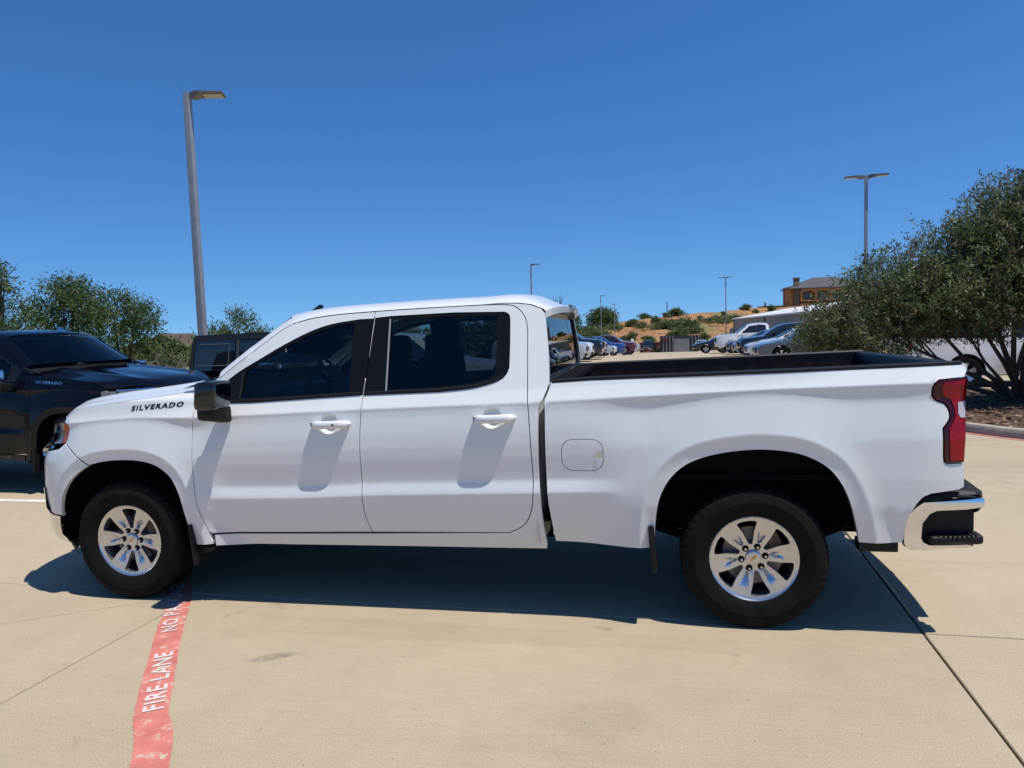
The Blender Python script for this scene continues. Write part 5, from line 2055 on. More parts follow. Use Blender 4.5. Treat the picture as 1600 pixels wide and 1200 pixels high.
soil = hr(hn(.6), .35, .65, (.29, .135, .058), (.47, .275, .135))
speck = hr(hn(1.6, 3), .42, .56, (.12, .10, .045), (1, 1, 1))
mx = nt.nodes.new("ShaderNodeMix"); mx.data_type = 'RGBA'; mx.blend_type = 'MULTIPLY'; mx.inputs[0].default_value = .55
nt.links.new(soil, mx.inputs[6]); nt.links.new(speck, mx.inputs[7])
mpp = nt.nodes.new("ShaderNodeMapping"); mpp.inputs["Scale"].default_value = (.05, .09, .25)
nt.links.new(ge.outputs["Position"], mpp.inputs[0])
gm = hr(hn(1.0, 5, mpp.outputs[0]), .54, .60, (0, 0, 0), (1, 1, 1))
gr_ = hr(hn(2.0, 3), .3, .7, (.07, .10, .03), (.20, .24, .10))
mx2 = nt.nodes.new("ShaderNodeMix"); mx2.data_type = 'RGBA'
nt.links.new(gm, mx2.inputs[0]); nt.links.new(mx.outputs[2], mx2.inputs[6]); nt.links.new(gr_, mx2.inputs[7])
nt.links.new(mx2.outputs[2], b.inputs["Base Color"])
xs = np.concatenate([np.linspace(-60, 80, 71), np.linspace(90, 300, 12)]); ys = np.concatenate([np.linspace(129, 235, 60), np.linspace(245, 330, 6)])
vs = []
for y in ys:
    for x in xs:
        nz_ = noise.noise(Vector((x * .12, y * .12, 0))) * .5 + noise.noise(Vector((x * .5, y * .5, 3))) * .22
        vs.append((x, y, hill_z(x, y) + nz_ * min(1, (y - 129) / 8)))
nx = len(xs)
structure(mk("hill", vs, [(j * nx + i, j * nx + i + 1, (j + 1) * nx + i + 1, (j + 1) * nx + i) for j in range(len(ys) - 1) for i in range(nx - 1)], HILLM))

# ------------------------------------------------------------------ vegetation
BARK = mat("bark", (.075, .055, .042), .9, vary=.4, vscale=10, bump=.6, bscale=30)
BARKG = mat("pale_twigs", (.17, .14, .115), .9, vary=.3, vscale=8)
LEAF = dict(vitex=[leafmat("vitex_leaf", (.095, .128, .052)), leafmat("vitex_leaf_light", (.185, .225, .095)), leafmat("vitex_spike", (.16, .12, .09), .2)],
            mesq=[leafmat("mesquite_leaf", (.064, .100, .029)), leafmat("mesquite_leaf_light", (.118, .165, .050))],
            bush=[leafmat("scrub_leaf", (.085, .120, .040)), leafmat("scrub_leaf_light", (.150, .190, .070))],
            grass=[leafmat("hill_green", (.095, .135, .045)), leafmat("hill_green_light", (.16, .19, .08))])
nrng = np.random.default_rng(11)


def leaf_mesh(name, blobs, n_sprigs, per, size, mats, parent, slender=.34, gap=-.12, spread=.22, spikes=None, upright=.35, wts=None, gscale=1.3):
    B = np.array([b[0] for b in blobs], float); Rr = np.array([b[1] for b in blobs], float)
    w = (Rr.prod(1)) ** (.72); w /= w.sum()
    idx = nrng.choice(len(B), n_sprigs, p=w)
    dv = nrng.normal(size=(n_sprigs, 3)); dv /= np.linalg.norm(dv, axis=1)[:, None]
    rad = nrng.random(n_sprigs) ** .40
    rad *= 1 + .10 * nrng.normal(size=n_sprigs)
    P = B[idx] + dv * Rr[idx] * rad[:, None]
    keep = np.array([noise.noise(Vector(p * gscale)) + .5 * noise.noise(Vector(p * gscale * 2.6)) > gap for p in P])
    P = P[keep]; dv = dv[keep]
    ax = dv * .8 + np.array((0, 0, upright)) + nrng.normal(size=P.shape) * .45
    ax /= np.linalg.norm(ax, axis=1)[:, None]
    if spikes is not None and len(spikes):
        P = np.vstack([P, spikes]); sa = np.tile((0, 0, 1.0), (len(spikes), 1)) + nrng.normal(size=(len(spikes), 3)) * .22
        ax = np.vstack([ax, sa / np.linalg.norm(sa, axis=1)[:, None]])
    n = len(P)
    t = nrng.random((n, per)) * spread * 2
    C = P[:, None, :] + ax[:, None, :] * t[..., None] + nrng.normal(size=(n, per, 3)) * spread * .22
    C = C.reshape(-1, 3)
    m_ = len(C)
    d = np.repeat(ax, per, 0) * .5 + nrng.normal(size=(m_, 3)) * .75
    d /= np.linalg.norm(d, axis=1)[:, None]
    u = np.cross(d, nrng.normal(size=(m_, 3))); u /= np.linalg.norm(u, axis=1)[:, None]
    L = size * (.6 + .8 * nrng.random(m_))[:, None]
    v = np.stack([C, C + d * L * .45 + u * L * slender * .5, C + d * L, C + d * L * .45 - u * L * slender * .5], 1).reshape(-1, 3)
    me = bpy.data.meshes.new(name)
    me.vertices.add(4 * m_); me.loops.add(4 * m_); me.polygons.add(m_)
    me.vertices.foreach_set("co", v.astype(np.float32).ravel())
    me.loops.foreach_set("vertex_index", np.arange(4 * m_, dtype=np.int32))
    me.polygons.foreach_set("loop_start", np.arange(0, 4 * m_, 4, dtype=np.int32))
    me.polygons.foreach_set("loop_total", np.full(m_, 4, dtype=np.int32))
    for x in mats:
        me.materials.append(x)
    sp = np.repeat(nrng.random(n), per)
    mi = np.where(sp < .55, 0, 1)
    if len(mats) > 2 and wts:
        mi = np.where(sp > 1 - wts, 2, mi)
        if spikes is not None and len(spikes):
            mi[-len(spikes) * per:] = np.where(nrng.random(len(spikes) * per) < .6, 2, 0)
    me.polygons.foreach_set("material_index", mi.astype(np.int32))
    me.update(); me.validate()
    return link(bpy.data.objects.new(name, me), parent), P


def limbs(name, base, blobs, parent, r0=.10, stems=4, seed=1, twigs=0, mt=None, fork=.45):
    rg = random.Random(seed)
    bm = bmesh.new()
    base = Vector(base)
    for i, (c, r) in enumerate(blobs):
        c = Vector(c)
        b0 = base + Vector((rg.uniform(-.12, .12), rg.uniform(-.12, .12), 0)) * (r0 / .08)
        mid = b0.lerp(c, fork) + Vector((rg.uniform(-.2, .2), rg.uniform(-.2, .2), rg.uniform(-.05, .25))) * r[0] * .5
        q1 = b0.lerp(mid, .5) + Vector((rg.uniform(-.1, .1), rg.uniform(-.1, .1), 0)) * r[0]
        rr = r0 * rg.uniform(.55, 1.0)
        bm_tube(bm, [b0, q1, mid, c], [rr, rr * .8, rr * .6, rr * .25], 7)
        for k in range(5):
            e = c + Vector((rg.gauss(0, 1), rg.gauss(0, 1), rg.gauss(.3, .8))).normalized() * Vector(r).length * .34
            m2 = mid.lerp(c, rg.random())
            bm_tube(bm, [m2, m2.lerp(e, .5) + Vector((0, 0, .08)), e], [rr * .35, rr * .22, rr * .07], 5)
        for k in range(twigs):
            a = c + Vector((rg.uniform(-.5, .5) * r[0], rg.uniform(-.5, .5) * r[1], rg.uniform(-.5, .4) * r[2]))
            e = a + Vector((rg.gauss(0, 1), rg.gauss(0, 1), rg.gauss(.2, 1))).normalized() * r[0] * .35
            bm_tube(bm, [a, e], [.012 * r0 / .08, .004], 3)
    return mkbm(name, bm, mt or BARK, parent, True)


def tree(nm, label, loc, blobs, sprigs, per, size, mats, cat="tree", group=None, r0=.09, spikes=0, gap=-.12, spread=.22, slender=.34, seed=1, wts=.0, twigs=0, gscale=1.3, upright=.35):
    root = empty(nm, loc, 0, label, cat, group)
    limbs("trunk", (0, 0, -.05), blobs, root, r0, seed=seed, twigs=twigs)
    sp = None
    if spikes:
        s_ = []
        for k in range(spikes):
            c, r = blobs[nrng.integers(len(blobs))]
            d = nrng.normal(size=3); d[2] = abs(d[2]) * 1.3 + .1; d /= np.linalg.norm(d)
            s_.append(np.array(c) + d * np.array(r) * .97)
        sp = np.array(s_)
    leaf_mesh("crown", blobs, sprigs, per, size, mats, root, gap=gap, spread=spread, slender=slender, spikes=sp, wts=wts, gscale=gscale, upright=upright)
    return root


# flowering tree on the island at the right
tree("flowering_tree", "large multi-stemmed tree with small narrow leaves and flower spikes on the mulched island", (9.9, 10.4, .14),
     [((-2.55, -.1, 1.42), (1.05, 1.0, .72)), ((-3.05, .1, 1.05), (.75, .8, .55)), ((-1.75, .1, 1.95), (1.15, 1.2, .85)), ((-.75, 0, 2.25), (1.25, 1.3, .95)), ((-.35, -.2, 3.1), (.80, .9, .75)),
      ((.55, 0, 2.9), (1.25, 1.2, 1.1)), ((.35, -.3, 3.55), (.55, .55, .5)), ((1.5, .1, 2.35), (1.35, 1.3, 1.1)), ((1.9, 0, 3.3), (1.0, 1.0, .85)), ((.2, -.4, 1.95), (1.1, 1.1, .5)), ((-1.2, -.4, 1.72), (1.0, 1.0, .42)), ((2.6, -.3, 1.9), (1.1, 1.1, .8)), ((-.5, .3, 1.42), (.9, .9, .32)), ((1.3, .4, 1.6), (.9, .9, .4))],
     11500, 17, .082, LEAF['vitex'], r0=.075, spikes=520, gap=-.42, spread=.13, slender=.26, seed=5, wts=.11, twigs=5, upright=.55)

# trees and scrub behind the parked black pickup
tree("mesquite_tree", "broad green tree with feathery leaves behind the black pickup's roof", (-17.2, 17.9, -.05),
     [((-.2, 0, 2.4), (1.3, 1.3, .9)), ((.55, -.1, 3.15), (1.0, 1.1, .8)), ((-.9, .2, 3.1), (.95, 1.0, .8)), ((.25, 0, 3.75), (.65, .7, .40))],
     2300, 9, .12, LEAF['mesq'], group="trees behind the row", r0=.12, gap=-.06, spread=.22, seed=3, twigs=6)
tree("mesquite_tree", "taller tree at the end of the tree line, thin at its top", (-16.9, 14.8, -.05),
     [((-.6, 0, 2.2), (1.6, 1.5, 1.0)), ((-.3, 0, 3.1), (.9, 1.1, .8)), ((.25, 0, 4.05), (.5, .6, .5)), ((-.6, 0, 4.1), (.7, .7, .5)), ((-1.4, 0, 3.4), (1.2, 1.2, .9)), ((.5, .3, 1.8), (.8, .8, .7))],
     2300, 9, .12, LEAF['mesq'], group="trees behind the row", r0=.11, gap=-.05, spread=.22, seed=4, twigs=8)
tree("mesquite_tree", "smaller rounded tree above the tangle of dry brush", (-16.9, 20.2, -.05),
     [((.1, 0, 2.3), (1.25, 1.2, .85)), ((-.35, 0, 3.05), (.8, .8, .7)), ((.65, 0, 2.85), (.8, .8, .6))],
     1700, 9, .12, LEAF['mesq'], group="trees behind the row", r0=.10, gap=-.10, spread=.22, seed=8, twigs=8)
tree("mesquite_tree", "sparse small tree behind the tall grey pole", (-20.6, 32.6, -.1),
     [((.6, 0, 2.3), (1.3, 1.2, .75)), ((1.1, 0, 3.0), (.8, .8, .5)), ((-.9, 0, 2.1), (.9, .9, .55)), ((1.9, 0, 2.1), (.8, .8, .6))],
     1000, 8, .15, LEAF['mesq'], group="trees behind the row", r0=.09, gap=.02, spread=.26, seed=9, twigs=9)
# dry brush
for k, (x, y, r, lb) in enumerate([(-13.9, 18.6, 1.0, "tangle of bare grey brush between the trees and the black pickup's hood"), (-15.1, 15.6, .9, "bare grey brush at the foot of the broad green tree")]):
    root = empty("dry_brush", (x, y, -.05), 0, lb, "brush", "dry brush")
    bm = bmesh.new()
    rg = random.Random(50 + k)
    for i in range(260):
        a = Vector((rg.gauss(0, .55) * r, rg.gauss(0, .55) * r, rg.uniform(0, .9)))
        d = Vector((rg.gauss(0, 1), rg.gauss(0, 1), rg.uniform(.2, 1.4))).normalized()
        L = rg.uniform(.4, 1.1) * r
        bm_tube(bm, [a, a + d * L * .5 + Vector((rg.gauss(0, .1), rg.gauss(0, .1), 0)), a + d * L + Vector((rg.gauss(0, .15), rg.gauss(0, .15), -.05))], [.016, .010, .004], 3, False)
    mkbm("twigs", bm, BARKG, root)
    leaf_mesh("foliage", [((0, 0, .8), (r, r, .8))], 240, 7, .12, LEAF['bush'], root, gap=.0, spread=.25)
# low green scrub line far left
bush_protos = []
for k in range(3):
    o, _ = leaf_mesh("foliage", [((0, 0, .55), (.85, .85, .6)), ((.5, .2, .4), (.6, .6, .45)), ((-.5, -.1, .45), (.6, .6, .5)), ((.1, 0, .95), (.45, .45, .35))], 620, 6, .20, LEAF['bush'], None, gap=-.2, spread=.2, slender=.5)
    bush_protos.append(o)
for k in range(2):
    o, _ = leaf_mesh("foliage", [((0, 0, .3), (1.1, 1.0, .35)), ((.8, 0, .25), (.8, .8, .3)), ((-.8, .1, .25), (.8, .8, .3))], 420, 6, .22, LEAF['grass'], None, gap=-.2, spread=.18, slender=.4)
    bush_protos.append(o)
used = set()


def bush(x, y, z, sc, k, label, group, cat="bush"):
    root = empty("bush", (x, y, z - .08 * sc), rnd.uniform(0, 6), label, cat, group)
    p = bush_protos[k]
    o = p if k not in used else p.copy()
    if k in used:
        COL.objects.link(o)
    used.add(k)
    o.parent = root
    o.scale = (sc * rnd.uniform(.75, 1.45), sc * rnd.uniform(.8, 1.3), sc * rnd.uniform(.6, 1.05))
    bm = bmesh.new()
    for i in range(5):
        e = Vector((rnd.uniform(-.5, .5), rnd.uniform(-.5, .5), rnd.uniform(.4, .9))) * sc
        bm_tube(bm, [(0, 0, 0), e * .5, e], [.03 * sc, .02 * sc, .008 * sc], 4)
    mkbm("stems", bm, BARK, root)
    return root


HB = [(1.0, 186, 2.3, 0, "round bush alone on the hill's crest"), (9.1, 181, 3.2, 1, "widest dark bush on the hill's crest beside a thin post"), (-1.4, 162.3, 2.6, 2, "dark bush on the bare slope right of the large hill tree"),
      (8.2, 140.5, 3.4, 0, "big green bush growing behind the striped container"), (-.9, 142.3, 2.6, 1, "dark bush at the foot of the hill by the red pickup"), (14.1, 167.6, 1.7, 2, "small dark bush near the top of the slope"),
      (12.9, 137.1, 3.0, 0, "bright bush at the right end of the striped container"), (28.0, 197.7, 3.4, 1, "dark spreading bush on the skyline left of the orange house"), (17.8, 167, 2.2, 2, "dark bush above the metal building's roof"),
      (22.5, 170.5, 2.6, 0, "leafy bush right above the metal building's end"), (29, 186.8, 2.0, 1, "bush on the slope above the metal roof"), (2.2, 138.8, 2.4, 2, "bush over the low brick wall"),
      (4.0, 165.5, 2.2, 0, "bush in the middle of the bare slope"), (34.5, 197.5, 2.2, 1, "low bush beside the orange house's wall"), (20.6, 181.3, 1.8, 2, "small bush just under the crest"),
      (-2.5, 141.7, 2.0, 0, "bush behind the thin far pole's foot"), (10.8, 156.6, 2.0, 1, "bush on the green patch of the slope"), (6.4, 176.1, 2.2, 2, "bush under the widest crest bush")]
for x, y, sc, k, lb in HB:
    bush(x, y, hill_z(x, y), sc * .52, k, lb, "bushes on the hill")
HG = [(6.6, 157.5, 2.6, 3), (9.5, 158.5, 2.8, 4), (12.4, 160, 2.6, 3), (4.2, 156, 2.2, 4), (15.5, 163, 2.6, 3), (11.8, 150, 2.2, 4), (18.5, 164, 2.6, 3), (.4, 158.8, 1.8, 4), (7.6, 161, 2.4, 3), (-7.5, 148.4, 2.8, 3), (-11, 149, 3.0, 4), (-9.5, 153, 2.8, 3), (-6, 158, 2.4, 4), (22, 168, 2.4, 4)]
for x, y, sc, k in HG:
    bush(x, y, hill_z(x, y), sc * .85, k, "low pale green ground scrub on the hill slope", "ground scrub on the hill", "shrub")
tree("hill_tree", "large dense tree at the left end of the hill behind the thin poles", (-8.6, 164, 1.0), [((0, 0, 2.3), (3.0, 2.6, 1.6)), ((1.4, 0, 3.5), (2.2, 2.2, 1.3)), ((-1.5, 0, 3.3), (2.0, 2, 1.3)), ((.2, 0, 4.3), (1.6, 1.6, .8)), ((2.4, 0, 2.2), (1.6, 1.6, 1.1))], 1300, 7, .38, LEAF['bush'], r0=.25, gap=-.35, spread=.5, slender=.5, seed=12, gscale=.5)
tree("hill_tree", "spreading tree beside the cab's rear window edge", (-15.2, 150, -.9), [((0, 0, 3.0), (2.6, 2.4, 1.6)), ((1.4, 0, 4.3), (1.8, 1.8, 1.2)), ((-1.6, 0, 4.4), (2.0, 2, 1.4)), ((-3.6, 0, 4.4), (2.0, 2, 1.6))], 1000, 7, .38, LEAF['mesq'], r0=.22, gap=-.30, spread=.5, slender=.5, seed=13, gscale=.5)
# bare tree behind the cab roof
root = empty("bare_tree", (-13.9, 118, -2.7), 0, "leafless twiggy tree showing above the white pickup's roof", "tree")
bm = bmesh.new(); rg = random.Random(77)


def branch(p, d, L, r, lev):
    e = p + d * L
    bm_tube(bm, [p, p.lerp(e, .5) + Vector((rg.gauss(0, .06), rg.gauss(0, .06), 0)) * L, e], [r, r * .8, r * .55], 4, False)
    if lev > 0:
        for k in range(4):
            nd = (d + Vector((rg.gauss(0, .5), rg.gauss(0, .5), rg.gauss(.1, .3)))).normalized()
            branch(p.lerp(e, rg.uniform(.5, 1)), nd, L * rg.uniform(.55, .75), r * .55, lev - 1)


branch(Vector((0, 0, 0)), Vector((0, 0, 1)), 5.2, .24, 4)
mkbm("branches", bm, BARKG, root)
bush(-1.35, 48.6, ground_z(-1, 48.6), 1.0, 0, "low bush between parked cars in the far row", "bushes in the car park")

# distant tree belt and roofs at the far left
for k in range(16):
    x = -75 + k * 4.6 + rnd.uniform(-1, 1); y = 62 + rnd.uniform(-5, 8)
    bush(x, y, ground_z(x, y), rnd.uniform(2.2, 3.4), k % 3, "dark green scrub in the belt beyond the car park", "scrub belt beyond the car park")
for k in range(14):
    x = -64 + k * 3.4 + rnd.uniform(-1, 1); y = 150 + rnd.uniform(-6, 10)
    bush(x, y, -3.0, rnd.uniform(3.4, 5.0), k % 3, "dark green scrub in the belt left of the hill", "scrub belt left of the hill")

# ------------------------------------------------------------------ buildings
WALLM = mat("metal_siding", (.27, .25, .225), .55, vary=.12, vscale=.6)
WALLD = mat("metal_trim", (.12, .11, .10), .5)
ROOFW = mat("white_roof", (.72, .71, .68), .45, vary=.08, vscale=.5)
CREAM = mat("cream_door", (.55, .50, .43), .6)
wh = empty("metal_building", (14.6, 48, 0), 0, "long grey ribbed metal building with a white roof beside the car park", "building")
ez = 2.45; W0, L0 = 14.0, 52.0


def zg_(y):
    return ground_z(14, 48 + y) - .3


def rib_wall(name, pts, n_, parent, mt, depth=.05):
    """ribbed sheet along a ground line; pts: (x,y,zlow,ztop) pairs"""
    (xa, ya, la, ta), (xb, yb, lb, tb) = pts
    d = np.array((xb - xa, yb - ya)); Ln = np.hypot(*d); nrm = np.array((d[1], -d[0])) / Ln
    v, f = [], []
    k = 0
    for i in range(n_):
        for fr, off in ((0, 0), (.68, 0), (.76, depth), (.92, depth)):
            t = (i + fr) / n_
            p = np.array((xa, ya)) + d * t + nrm * off
            v += [(p[0], p[1], la + (lb - la) * t), (p[0], p[1], ta + (tb - ta) * t)]
    p = np.array((xb, yb)); v += [(p[0], p[1], lb), (p[0], p[1], tb)]
    for i in range(len(v) // 2 - 1):
        f.append((2 * i, 2 * i + 2, 2 * i + 3, 2 * i + 1))
    return mk(name, v, f, mt, parent, smooth=False)


rib_wall("wall", [(0, L0, zg_(L0), ez), (0, 0, zg_(0), ez)], 60, wh, WALLM)
rib_wall("wall", [(0, 0, zg_(0), ez), (W0, 0, zg_(0), ez)], 16, wh, WALLM)
rib_wall("wall", [(W0, L0, zg_(L0), ez), (0, L0, zg_(L0), ez)], 16, wh, WALLM)
rib_wall("wall", [(W0, 0, zg_(0), ez), (W0, L0, zg_(L0), ez)], 60, wh, WALLM)
rz_ = ez + 1.15
v = [(-.35, -.4, ez + .02), (-.35, L0 + .4, ez + .02), (W0 / 2, L0 + .4, rz_), (W0 / 2, -.4, rz_), (W0 + .35, L0 + .4, ez + .02), (W0 + .35, -.4, ez + .02)]
v += [(p[0], p[1], p[2] - .14) for p in v]
mk("roof", v, [(0, 3, 2, 1), (3, 5, 4, 2), (6, 7, 8, 9), (9, 8, 10, 11), (0, 1, 7, 6), (5, 11, 10, 4), (0, 6, 9, 3), (3, 9, 11, 5), (1, 2, 8, 7), (2, 4, 10, 8)], ROOFW, wh, smooth=False)
mk("gable", [(0, -.01, ez), (W0, -.01, ez), (W0 / 2, -.01, rz_ - .15)], [(0, 1, 2)], WALLM, wh, smooth=False)
mk("gable", [(0, L0 + .01, ez), (W0, L0 + .01, ez), (W0 / 2, L0 + .01, rz_ - .15)], [(2, 1, 0)], WALLM, wh, smooth=False)
for y in (24.0, 0.15, L0 - .15):
    box("downpipe", (-.10, y, (ez + zg_(y)) / 2), (.14, .18, ez - zg_(y)), WALLD, wh)
rd = box("roller_door", (-.08, 40.5, zg_(40) + 1.75), (.10, 4.4, 2.9), CREAM, wh)
for k in range(6):
    box("door_panel", (-.15, 40.5, zg_(40) + .55 + .47 * k), (.05, 4.2, .43), CREAM, rd)
box("door_frame", (-.10, 40.5, zg_(40) + 3.32), (.16, 4.9, .22), WALLD, wh)
# lower wing at its far end
v = [(1.5, L0 + .02, -2.6), (1.5, L0 + 22, -3.2), (1.5, L0 + 22, .9), (1.5, L0 + .02, 1.75), (9, L0 + .02, -2.6), (9, L0 + 22, -3.2), (9, L0 + 22, .9), (9, L0 + .02, 1.75)]
mk("wing", v, [(0, 1, 2, 3)[::-1], (5, 4, 7, 6)[::-1], (1, 5, 6, 2)[::-1], (3, 2, 6, 7)], WALLM, wh, smooth=False)

# striped container
CONT = mat("container_dark", (.045, .045, .05), .6, vary=.2, vscale=1)
CONTL = mat("container_light", (.24, .24, .25), .6, vary=.15, vscale=1)
ct = empty("storage_container", (4.55, 118.6, ground_z(5, 118.6)), math.radians(2), "dark grey corrugated storage container with pale ribs and a grey roller door", "container")
rib_wall("wall", [(0, 0, 0, 2.75), (6.3, 0, 0, 2.75)], 12, ct, CONT, .08)
for k in range(12):
    if not 3 < k < 9:
        box("rib", (.525 * k + .44, -.09, 1.37), (.13, .05, 2.7), CONTL, ct)
box("shell", (3.15, 1.25, 1.36), (6.28, 2.4, 2.72), CONT, ct)
box("roller_door", (3.45, -.13, 1.1), (2.6, .08, 2.2), CONTL, ct)
box("sign", (.75, -.16, 2.1), (.75, .04, .42), mat("sign_red", (.20, .03, .03), .6), ct)
# brick wall with piers
BRICK = bpy.data.materials.new("far_brick"); BRICK.use_nodes = True
nt = BRICK.node_tree
bt = nt.nodes.new("ShaderNodeTexBrick"); bt.inputs["Scale"].default_value = 2.2
bt.inputs["Color1"].default_value = (.24, .085, .045, 1); bt.inputs["Color2"].default_value = (.17, .06, .035, 1); bt.inputs["Mortar"].default_value = (.25, .2, .16, 1)
tc = nt.nodes.new("ShaderNodeTexCoord"); mp = nt.nodes.new("ShaderNodeMapping"); mp.inputs["Rotation"].default_value = (math.pi / 2, 0, 0)
nt.links.new(tc.outputs["Object"], mp.inputs[0]); nt.links.new(mp.outputs[0], bt.inputs[0])
nt.links.new(bt.outputs[0], nt.nodes["Principled BSDF"].inputs["Base Color"]); nt.nodes["Principled BSDF"].inputs["Roughness"].default_value = .9
bw = empty("brick_wall", (1.0, 121.5, ground_z(2, 121.5)), 0, "low red brick wall beside the striped container", "wall")
box("wall", (1.75, 0, .85), (3.5, .3, 1.7), BRICK, bw)
box("coping", (1.75, 0, 1.75), (3.6, .4, .12), KERBC, bw)
gw = empty("service_yard_wall", (-2.6, 108, ground_z(0, 108)), 0, "grey service yard wall with a white end post", "wall")
box("wall", (1.0, 0, 1.0), (3.0, .25, 2.0), mat("yard_grey", (.22, .21, .20), .8), gw)
box("post", (2.75, -.05, 1.1), (.45, .4, 2.3), ROOFW, gw, .02)

# house on the hill
STUC = mat("orange_stucco", (.60, .27, .085), .9, vary=.15, vscale=.4)
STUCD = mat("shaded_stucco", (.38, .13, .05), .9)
STONE = mat("chimney_stone", (.23, .165, .115), .9, vary=.4, vscale=1.2, bump=.5, bscale=3)
SHING = mat("dark_shingle", (.075, .075, .08), .8, vary=.2, vscale=.8)
hs_ = empty("hillside_house", (43.2, 219, 5.9), math.radians(4), "orange stucco house with arched balcony and dark hip roof on the hilltop", "house")
box("wall", (10.5, 5.2, 3.0), (21, 6.4, 6.6), STUCD, hs_)
# arcade: piers, arches, balcony slab
box("plinth", (11.4, .95, .45), (17.0, 2.1, 1.5), STUC, hs_)
box("balcony_slab", (11.4, .85, 2.0), (17.0, 2.3, .30), STUC, hs_)
bays = 4
for k in range(bays + 1):
    box("pier", (3.2 + k * 4.1, .10, 3.6), (.55, .55, 3.3), STUC, hs_, .03)
for k in range(bays):
    x0 = 3.2 + k * 4.1
    o_ = [(x0 + .1, 4.0)] + [(x0 + 2.05 - 1.8 * math.cos(a), 4.05 + .75 * math.sin(a)) for a in np.linspace(0, math.pi, 13)] + [(x0 + 4.0, 4.0), (x0 + 4.0, 5.55), (x0 + .1, 5.55)]
    bm = bmesh.new()
    A = [bm.verts.new((x, -.1, z)) for x, z in o_]; B = [bm.verts.new((x, .3, z)) for x, z in o_]
    bm.faces.new(A); bm.faces.new(B[::-1])
    for i in range(len(A)):
        j = (i + 1) % len(A); bm.faces.new((A[i], B[i], B[j], A[j]))
    bmesh.ops.recalc_face_normals(bm, faces=bm.faces); bmesh.ops.triangulate(bm, faces=bm.faces)
    mkbm("arch", bm, STUC, hs_)
    wd = box("window", (x0 + 2.05, 1.93, 3.45), (1.7, .10, 2.3), mat("house_glass", (.05, .07, .10), .08), hs_)
    for dx in (-.9, 0, .9):
        box("frame", (x0 + 2.05 + dx, 1.86, 3.45), (.12, .08, 2.4), CREAM, wd)
    box("railing", (x0 + 2.05, .10, 2.62), (3.6, .08, .10), WALLD, hs_)
box("end_wall", (1.3, 3.2, 3.0), (2.8, 4.2, 6.2), STUC, hs_)
ch = box("chimney", (2.0, .8, 4.2), (1.5, 1.2, 8.6), STONE, hs_, .04)
box("chimney_cap", (2.0, .8, 8.7), (1.75, 1.45, .4), STONE, ch)
v = [(-.6, -.6, 5.75), (21.6, -.6, 5.75), (21.6, 9.2, 5.75), (-.6, 9.2, 5.75), (7.5, 4.2, 8.9), (14.0, 4.2, 8.9), (-.6, -.6, 5.5), (21.6, -.6, 5.5), (21.6, 9.2, 5.5), (-.6, 9.2, 5.5)]
mk("roof", v, [(0, 1, 5, 4), (1, 2, 5), (2, 3, 4, 5), (3, 0, 4), (0, 6, 7, 1), (1, 7, 8, 2), (2, 8, 9, 3), (3, 9, 6, 0), (9, 8, 7, 6)], SHING, hs_, smooth=False)
lw = empty("garden_wall", (33.5, 216, 5.0), 0, "low red-brown garden wall left of the orange house", "wall")
box("wall", (4.5, 0, .7), (9, .5, 1.9), mat("garden_brick", (.20, .075, .045), .9, vary=.3, vscale=1), lw)
box("pier", (2.2, 0, 1.9), (.5, .5, 1.6), STONE, lw)

# far houses and blockwork at the left
def small_house(x, y, w, d, h, rh, wallm, roofm, label, rz=0.0, sink=.3):
    zb = ground_z(x, y) - sink
    r = empty("house", (x, y, zb), rz, label, "house", "far houses")
    box("wall", (0, 0, h / 2), (w, d, h), wallm, r)
    v = [(-w / 2 - .3, -d / 2 - .3, h), (w / 2 + .3, -d / 2 - .3, h), (w / 2 + .3, d / 2 + .3, h), (-w / 2 - .3, d / 2 + .3, h), (0, -d / 2 - .3, h + rh), (0, d / 2 + .3, h + rh)]
    mk("roof", v, [(0, 4, 5, 3), (4, 1, 2, 5), (0, 1, 4), (2, 3, 5), (3, 2, 1, 0)], roofm, r, smooth=False)
    for dx in (-w * .25, w * .25):
        wn_ = box("window", (dx, -d / 2 - .04, h * .55), (w * .16, .08, h * .28), GL_D, r)
        box("frame", (dx, -d / 2 - .06, h * .38), (w * .2, .12, .1), CREAM, wn_)
    box("door", (0, -d / 2 - .04, h * .36), (w * .12, .08, h * .7), WALLD, r)
    return r


BRN = mat("brown_roof", (.10, .06, .045), .8, vary=.2)
small_house(-50.5, 68.5, 5, 5, 2.8, 1.3, CREAM, BRN, "cream house with brown gable showing through the trees")
small_house(-49.5, 80, 7, 6, 2.9, .3, mat("pale_wall", (.52, .50, .47), .8), ROOFW, "low pale flat-roofed house beyond the scrub belt")
small_house(-41.5, 71, 2.6, 4, 3.4, .6, CREAM, BRN, "small house with a brown roof right behind the tall grey pole")
small_house(-20.5, 148, 3.5, 4, 4.6, .6, CREAM, BRN, "tiny cream shed among trees left of the hill")
for k, (px, py, w_, h_) in enumerate([(-15.6, 24.8, 1.5, .95), (-14.2, 23.4, 1.9, .55), (-16.6, 26.6, 1.3, 1.25)]):
    r = empty("block_wall", (px, py, -.06), math.radians(20), ["pale stone block ledge by the dry brush", "lowest broken stone ledge near the black off-roader", "tallest piece of pale block wall beyond the brush"][k], "wall", "stone walls")
    for i in range(int(w_ / .42)):
        for j in range(max(1, int(h_ / .3))):
            box("block", (i * .42 - w_ / 2, 0, .15 + j * .30), (.40, .3 + .05 * ((i + j) % 2), .28), KERBC, r, .02)
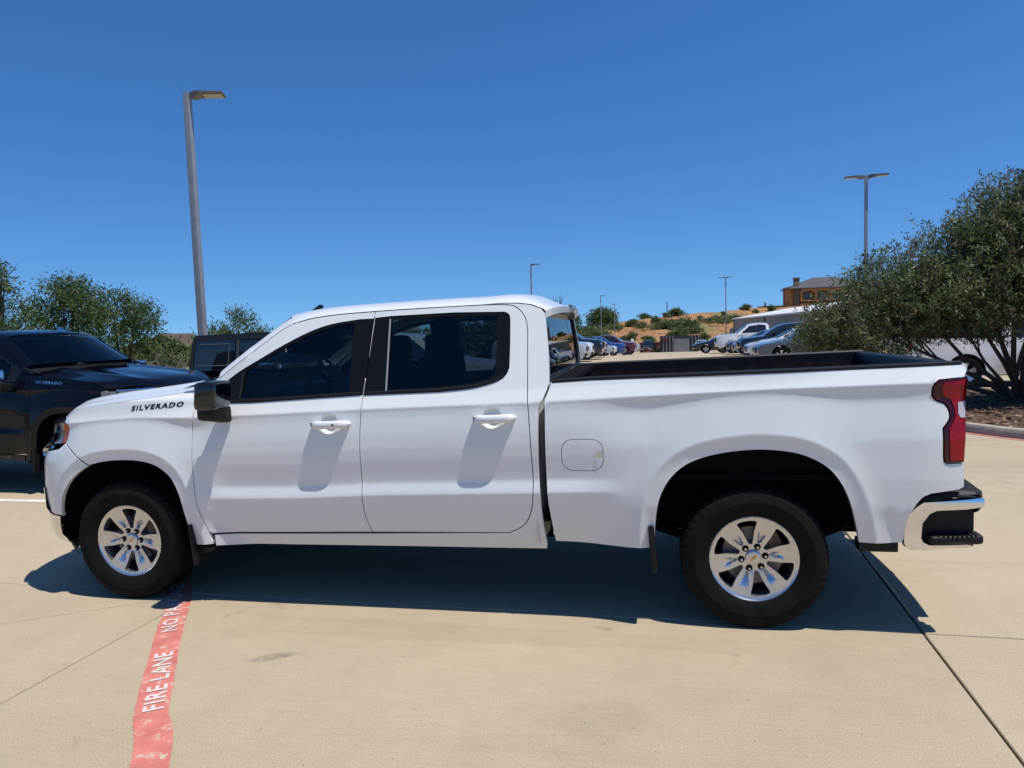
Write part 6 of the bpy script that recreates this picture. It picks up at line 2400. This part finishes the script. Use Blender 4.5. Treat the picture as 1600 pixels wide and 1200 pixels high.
# thin utility posts
for x, y, h, lb in ((-48, 92, 6.8, "thin wooden utility post far beyond the scrub belt"), (6.9, 183, 4.2, "thin post standing on the hill's crest")):
    r = empty("utility_post", (x, y, (ground_z(x, y) if y < 120 else hill_z(x, y) - .2)), 0, lb, "post")
    tube("post", [(0, 0, 0), (0, 0, h)], [.14, .10], BARK, r, 6)

# ------------------------------------------------------------------ island at the right
MULCH = mat("mulch", (.13, .070, .040), .95, vary=.6, vscale=9, col2=(.05, .028, .018), bump=1.0, bscale=26)
isl = spline([(7.3, 13.3), (7.15, 11.4), (7.40, 9.2), (7.85, 7.75), (8.35, 6.85), (9.2, 5.9), (10.6, 5.3), (13.0, 5.1), (17.0, 5.3)], 6)
inn = [(p[0] + .17 * 1, p[1]) for p in isl]
P = np.array(isl); tg_ = np.gradient(P, axis=0); tg_ /= np.linalg.norm(tg_, axis=1)[:, None]
nn = np.stack([-tg_[:, 1], tg_[:, 0]], 1)          # to the island's inside
v, f = [], []
prof = [(0, -.01), (.012, .105), (.035, .128), (.135, .135), (.155, .125), (.16, .02)]
for p, n in zip(P, nn):
    for d, z in prof:
        v.append((p[0] + n[0] * d, p[1] + n[1] * d, z))
m_ = len(prof)
kerb = structure(mk("kerb", v, [(i * m_ + j, (i + 1) * m_ + j, (i + 1) * m_ + j + 1, i * m_ + j + 1) for i in range(len(P) - 1) for j in range(m_ - 1)], KERBC))
kerb.data.set_sharp_from_angle(angle=math.radians(40))
ko = strip("kerb_paint", [(p[0] - n[0] * .06, p[1] - n[1] * .06) for p, n in zip(P, nn)], .10, .0045, REDPAINT, None, .004)
tag(ko, "red fire lane paint along the foot of the island kerb", "road marking")
pin = [(p[0] + n[0] * .13, p[1] + n[1] * .13) for p, n in zip(P, nn)] + [(17, 13.3)]
V, F = cdt(pin, [], [(x, y) for x in np.arange(7.2, 17, .16) for y in np.arange(5.2, 17, .16)], .16, .05)
structure(mk("mulch_bed", [(x, y, .095 + .05 * noise.noise(Vector((x * 1.3, y * 1.3, 0))) + .05 * noise.noise(Vector((x * 5, y * 5, 2)))) for x, y in V], F, MULCH))
bm = bmesh.new()
poly = np.array(pin)
pts = nrng.uniform((7.3, 5.4), (13, 13), (5200, 2))
pts = pts[inside(pin, pts)]
for x, y in pts:
    a = rnd.uniform(0, 3.14); L = rnd.uniform(.02, .07); w_ = rnd.uniform(.006, .016)
    z = .12 + .05 * noise.noise(Vector((x * 1.3, y * 1.3, 0))) + .05 * noise.noise(Vector((x * 5, y * 5, 2)))
    c, s = math.cos(a), math.sin(a)
    q = [bm.verts.new((x + c * L * i - s * w_ * j, y + s * L * i + c * w_ * j, z + rnd.uniform(-.01, .02))) for i, j in ((-1, -1), (1, -1), (1, 1), (-1, 1))]
    fc = bm.faces.new(q); fc.material_index = rnd.randrange(3)
mc = mkbm("mulch_chips", bm, [mat("chip_dark", (.06, .035, .022), .9), mat("chip_mid", (.17, .10, .06), .9), mat("chip_pale", (.30, .20, .13), .9)])
tag(mc, "loose brown bark chips covering the island", "mulch", None, "stuff")
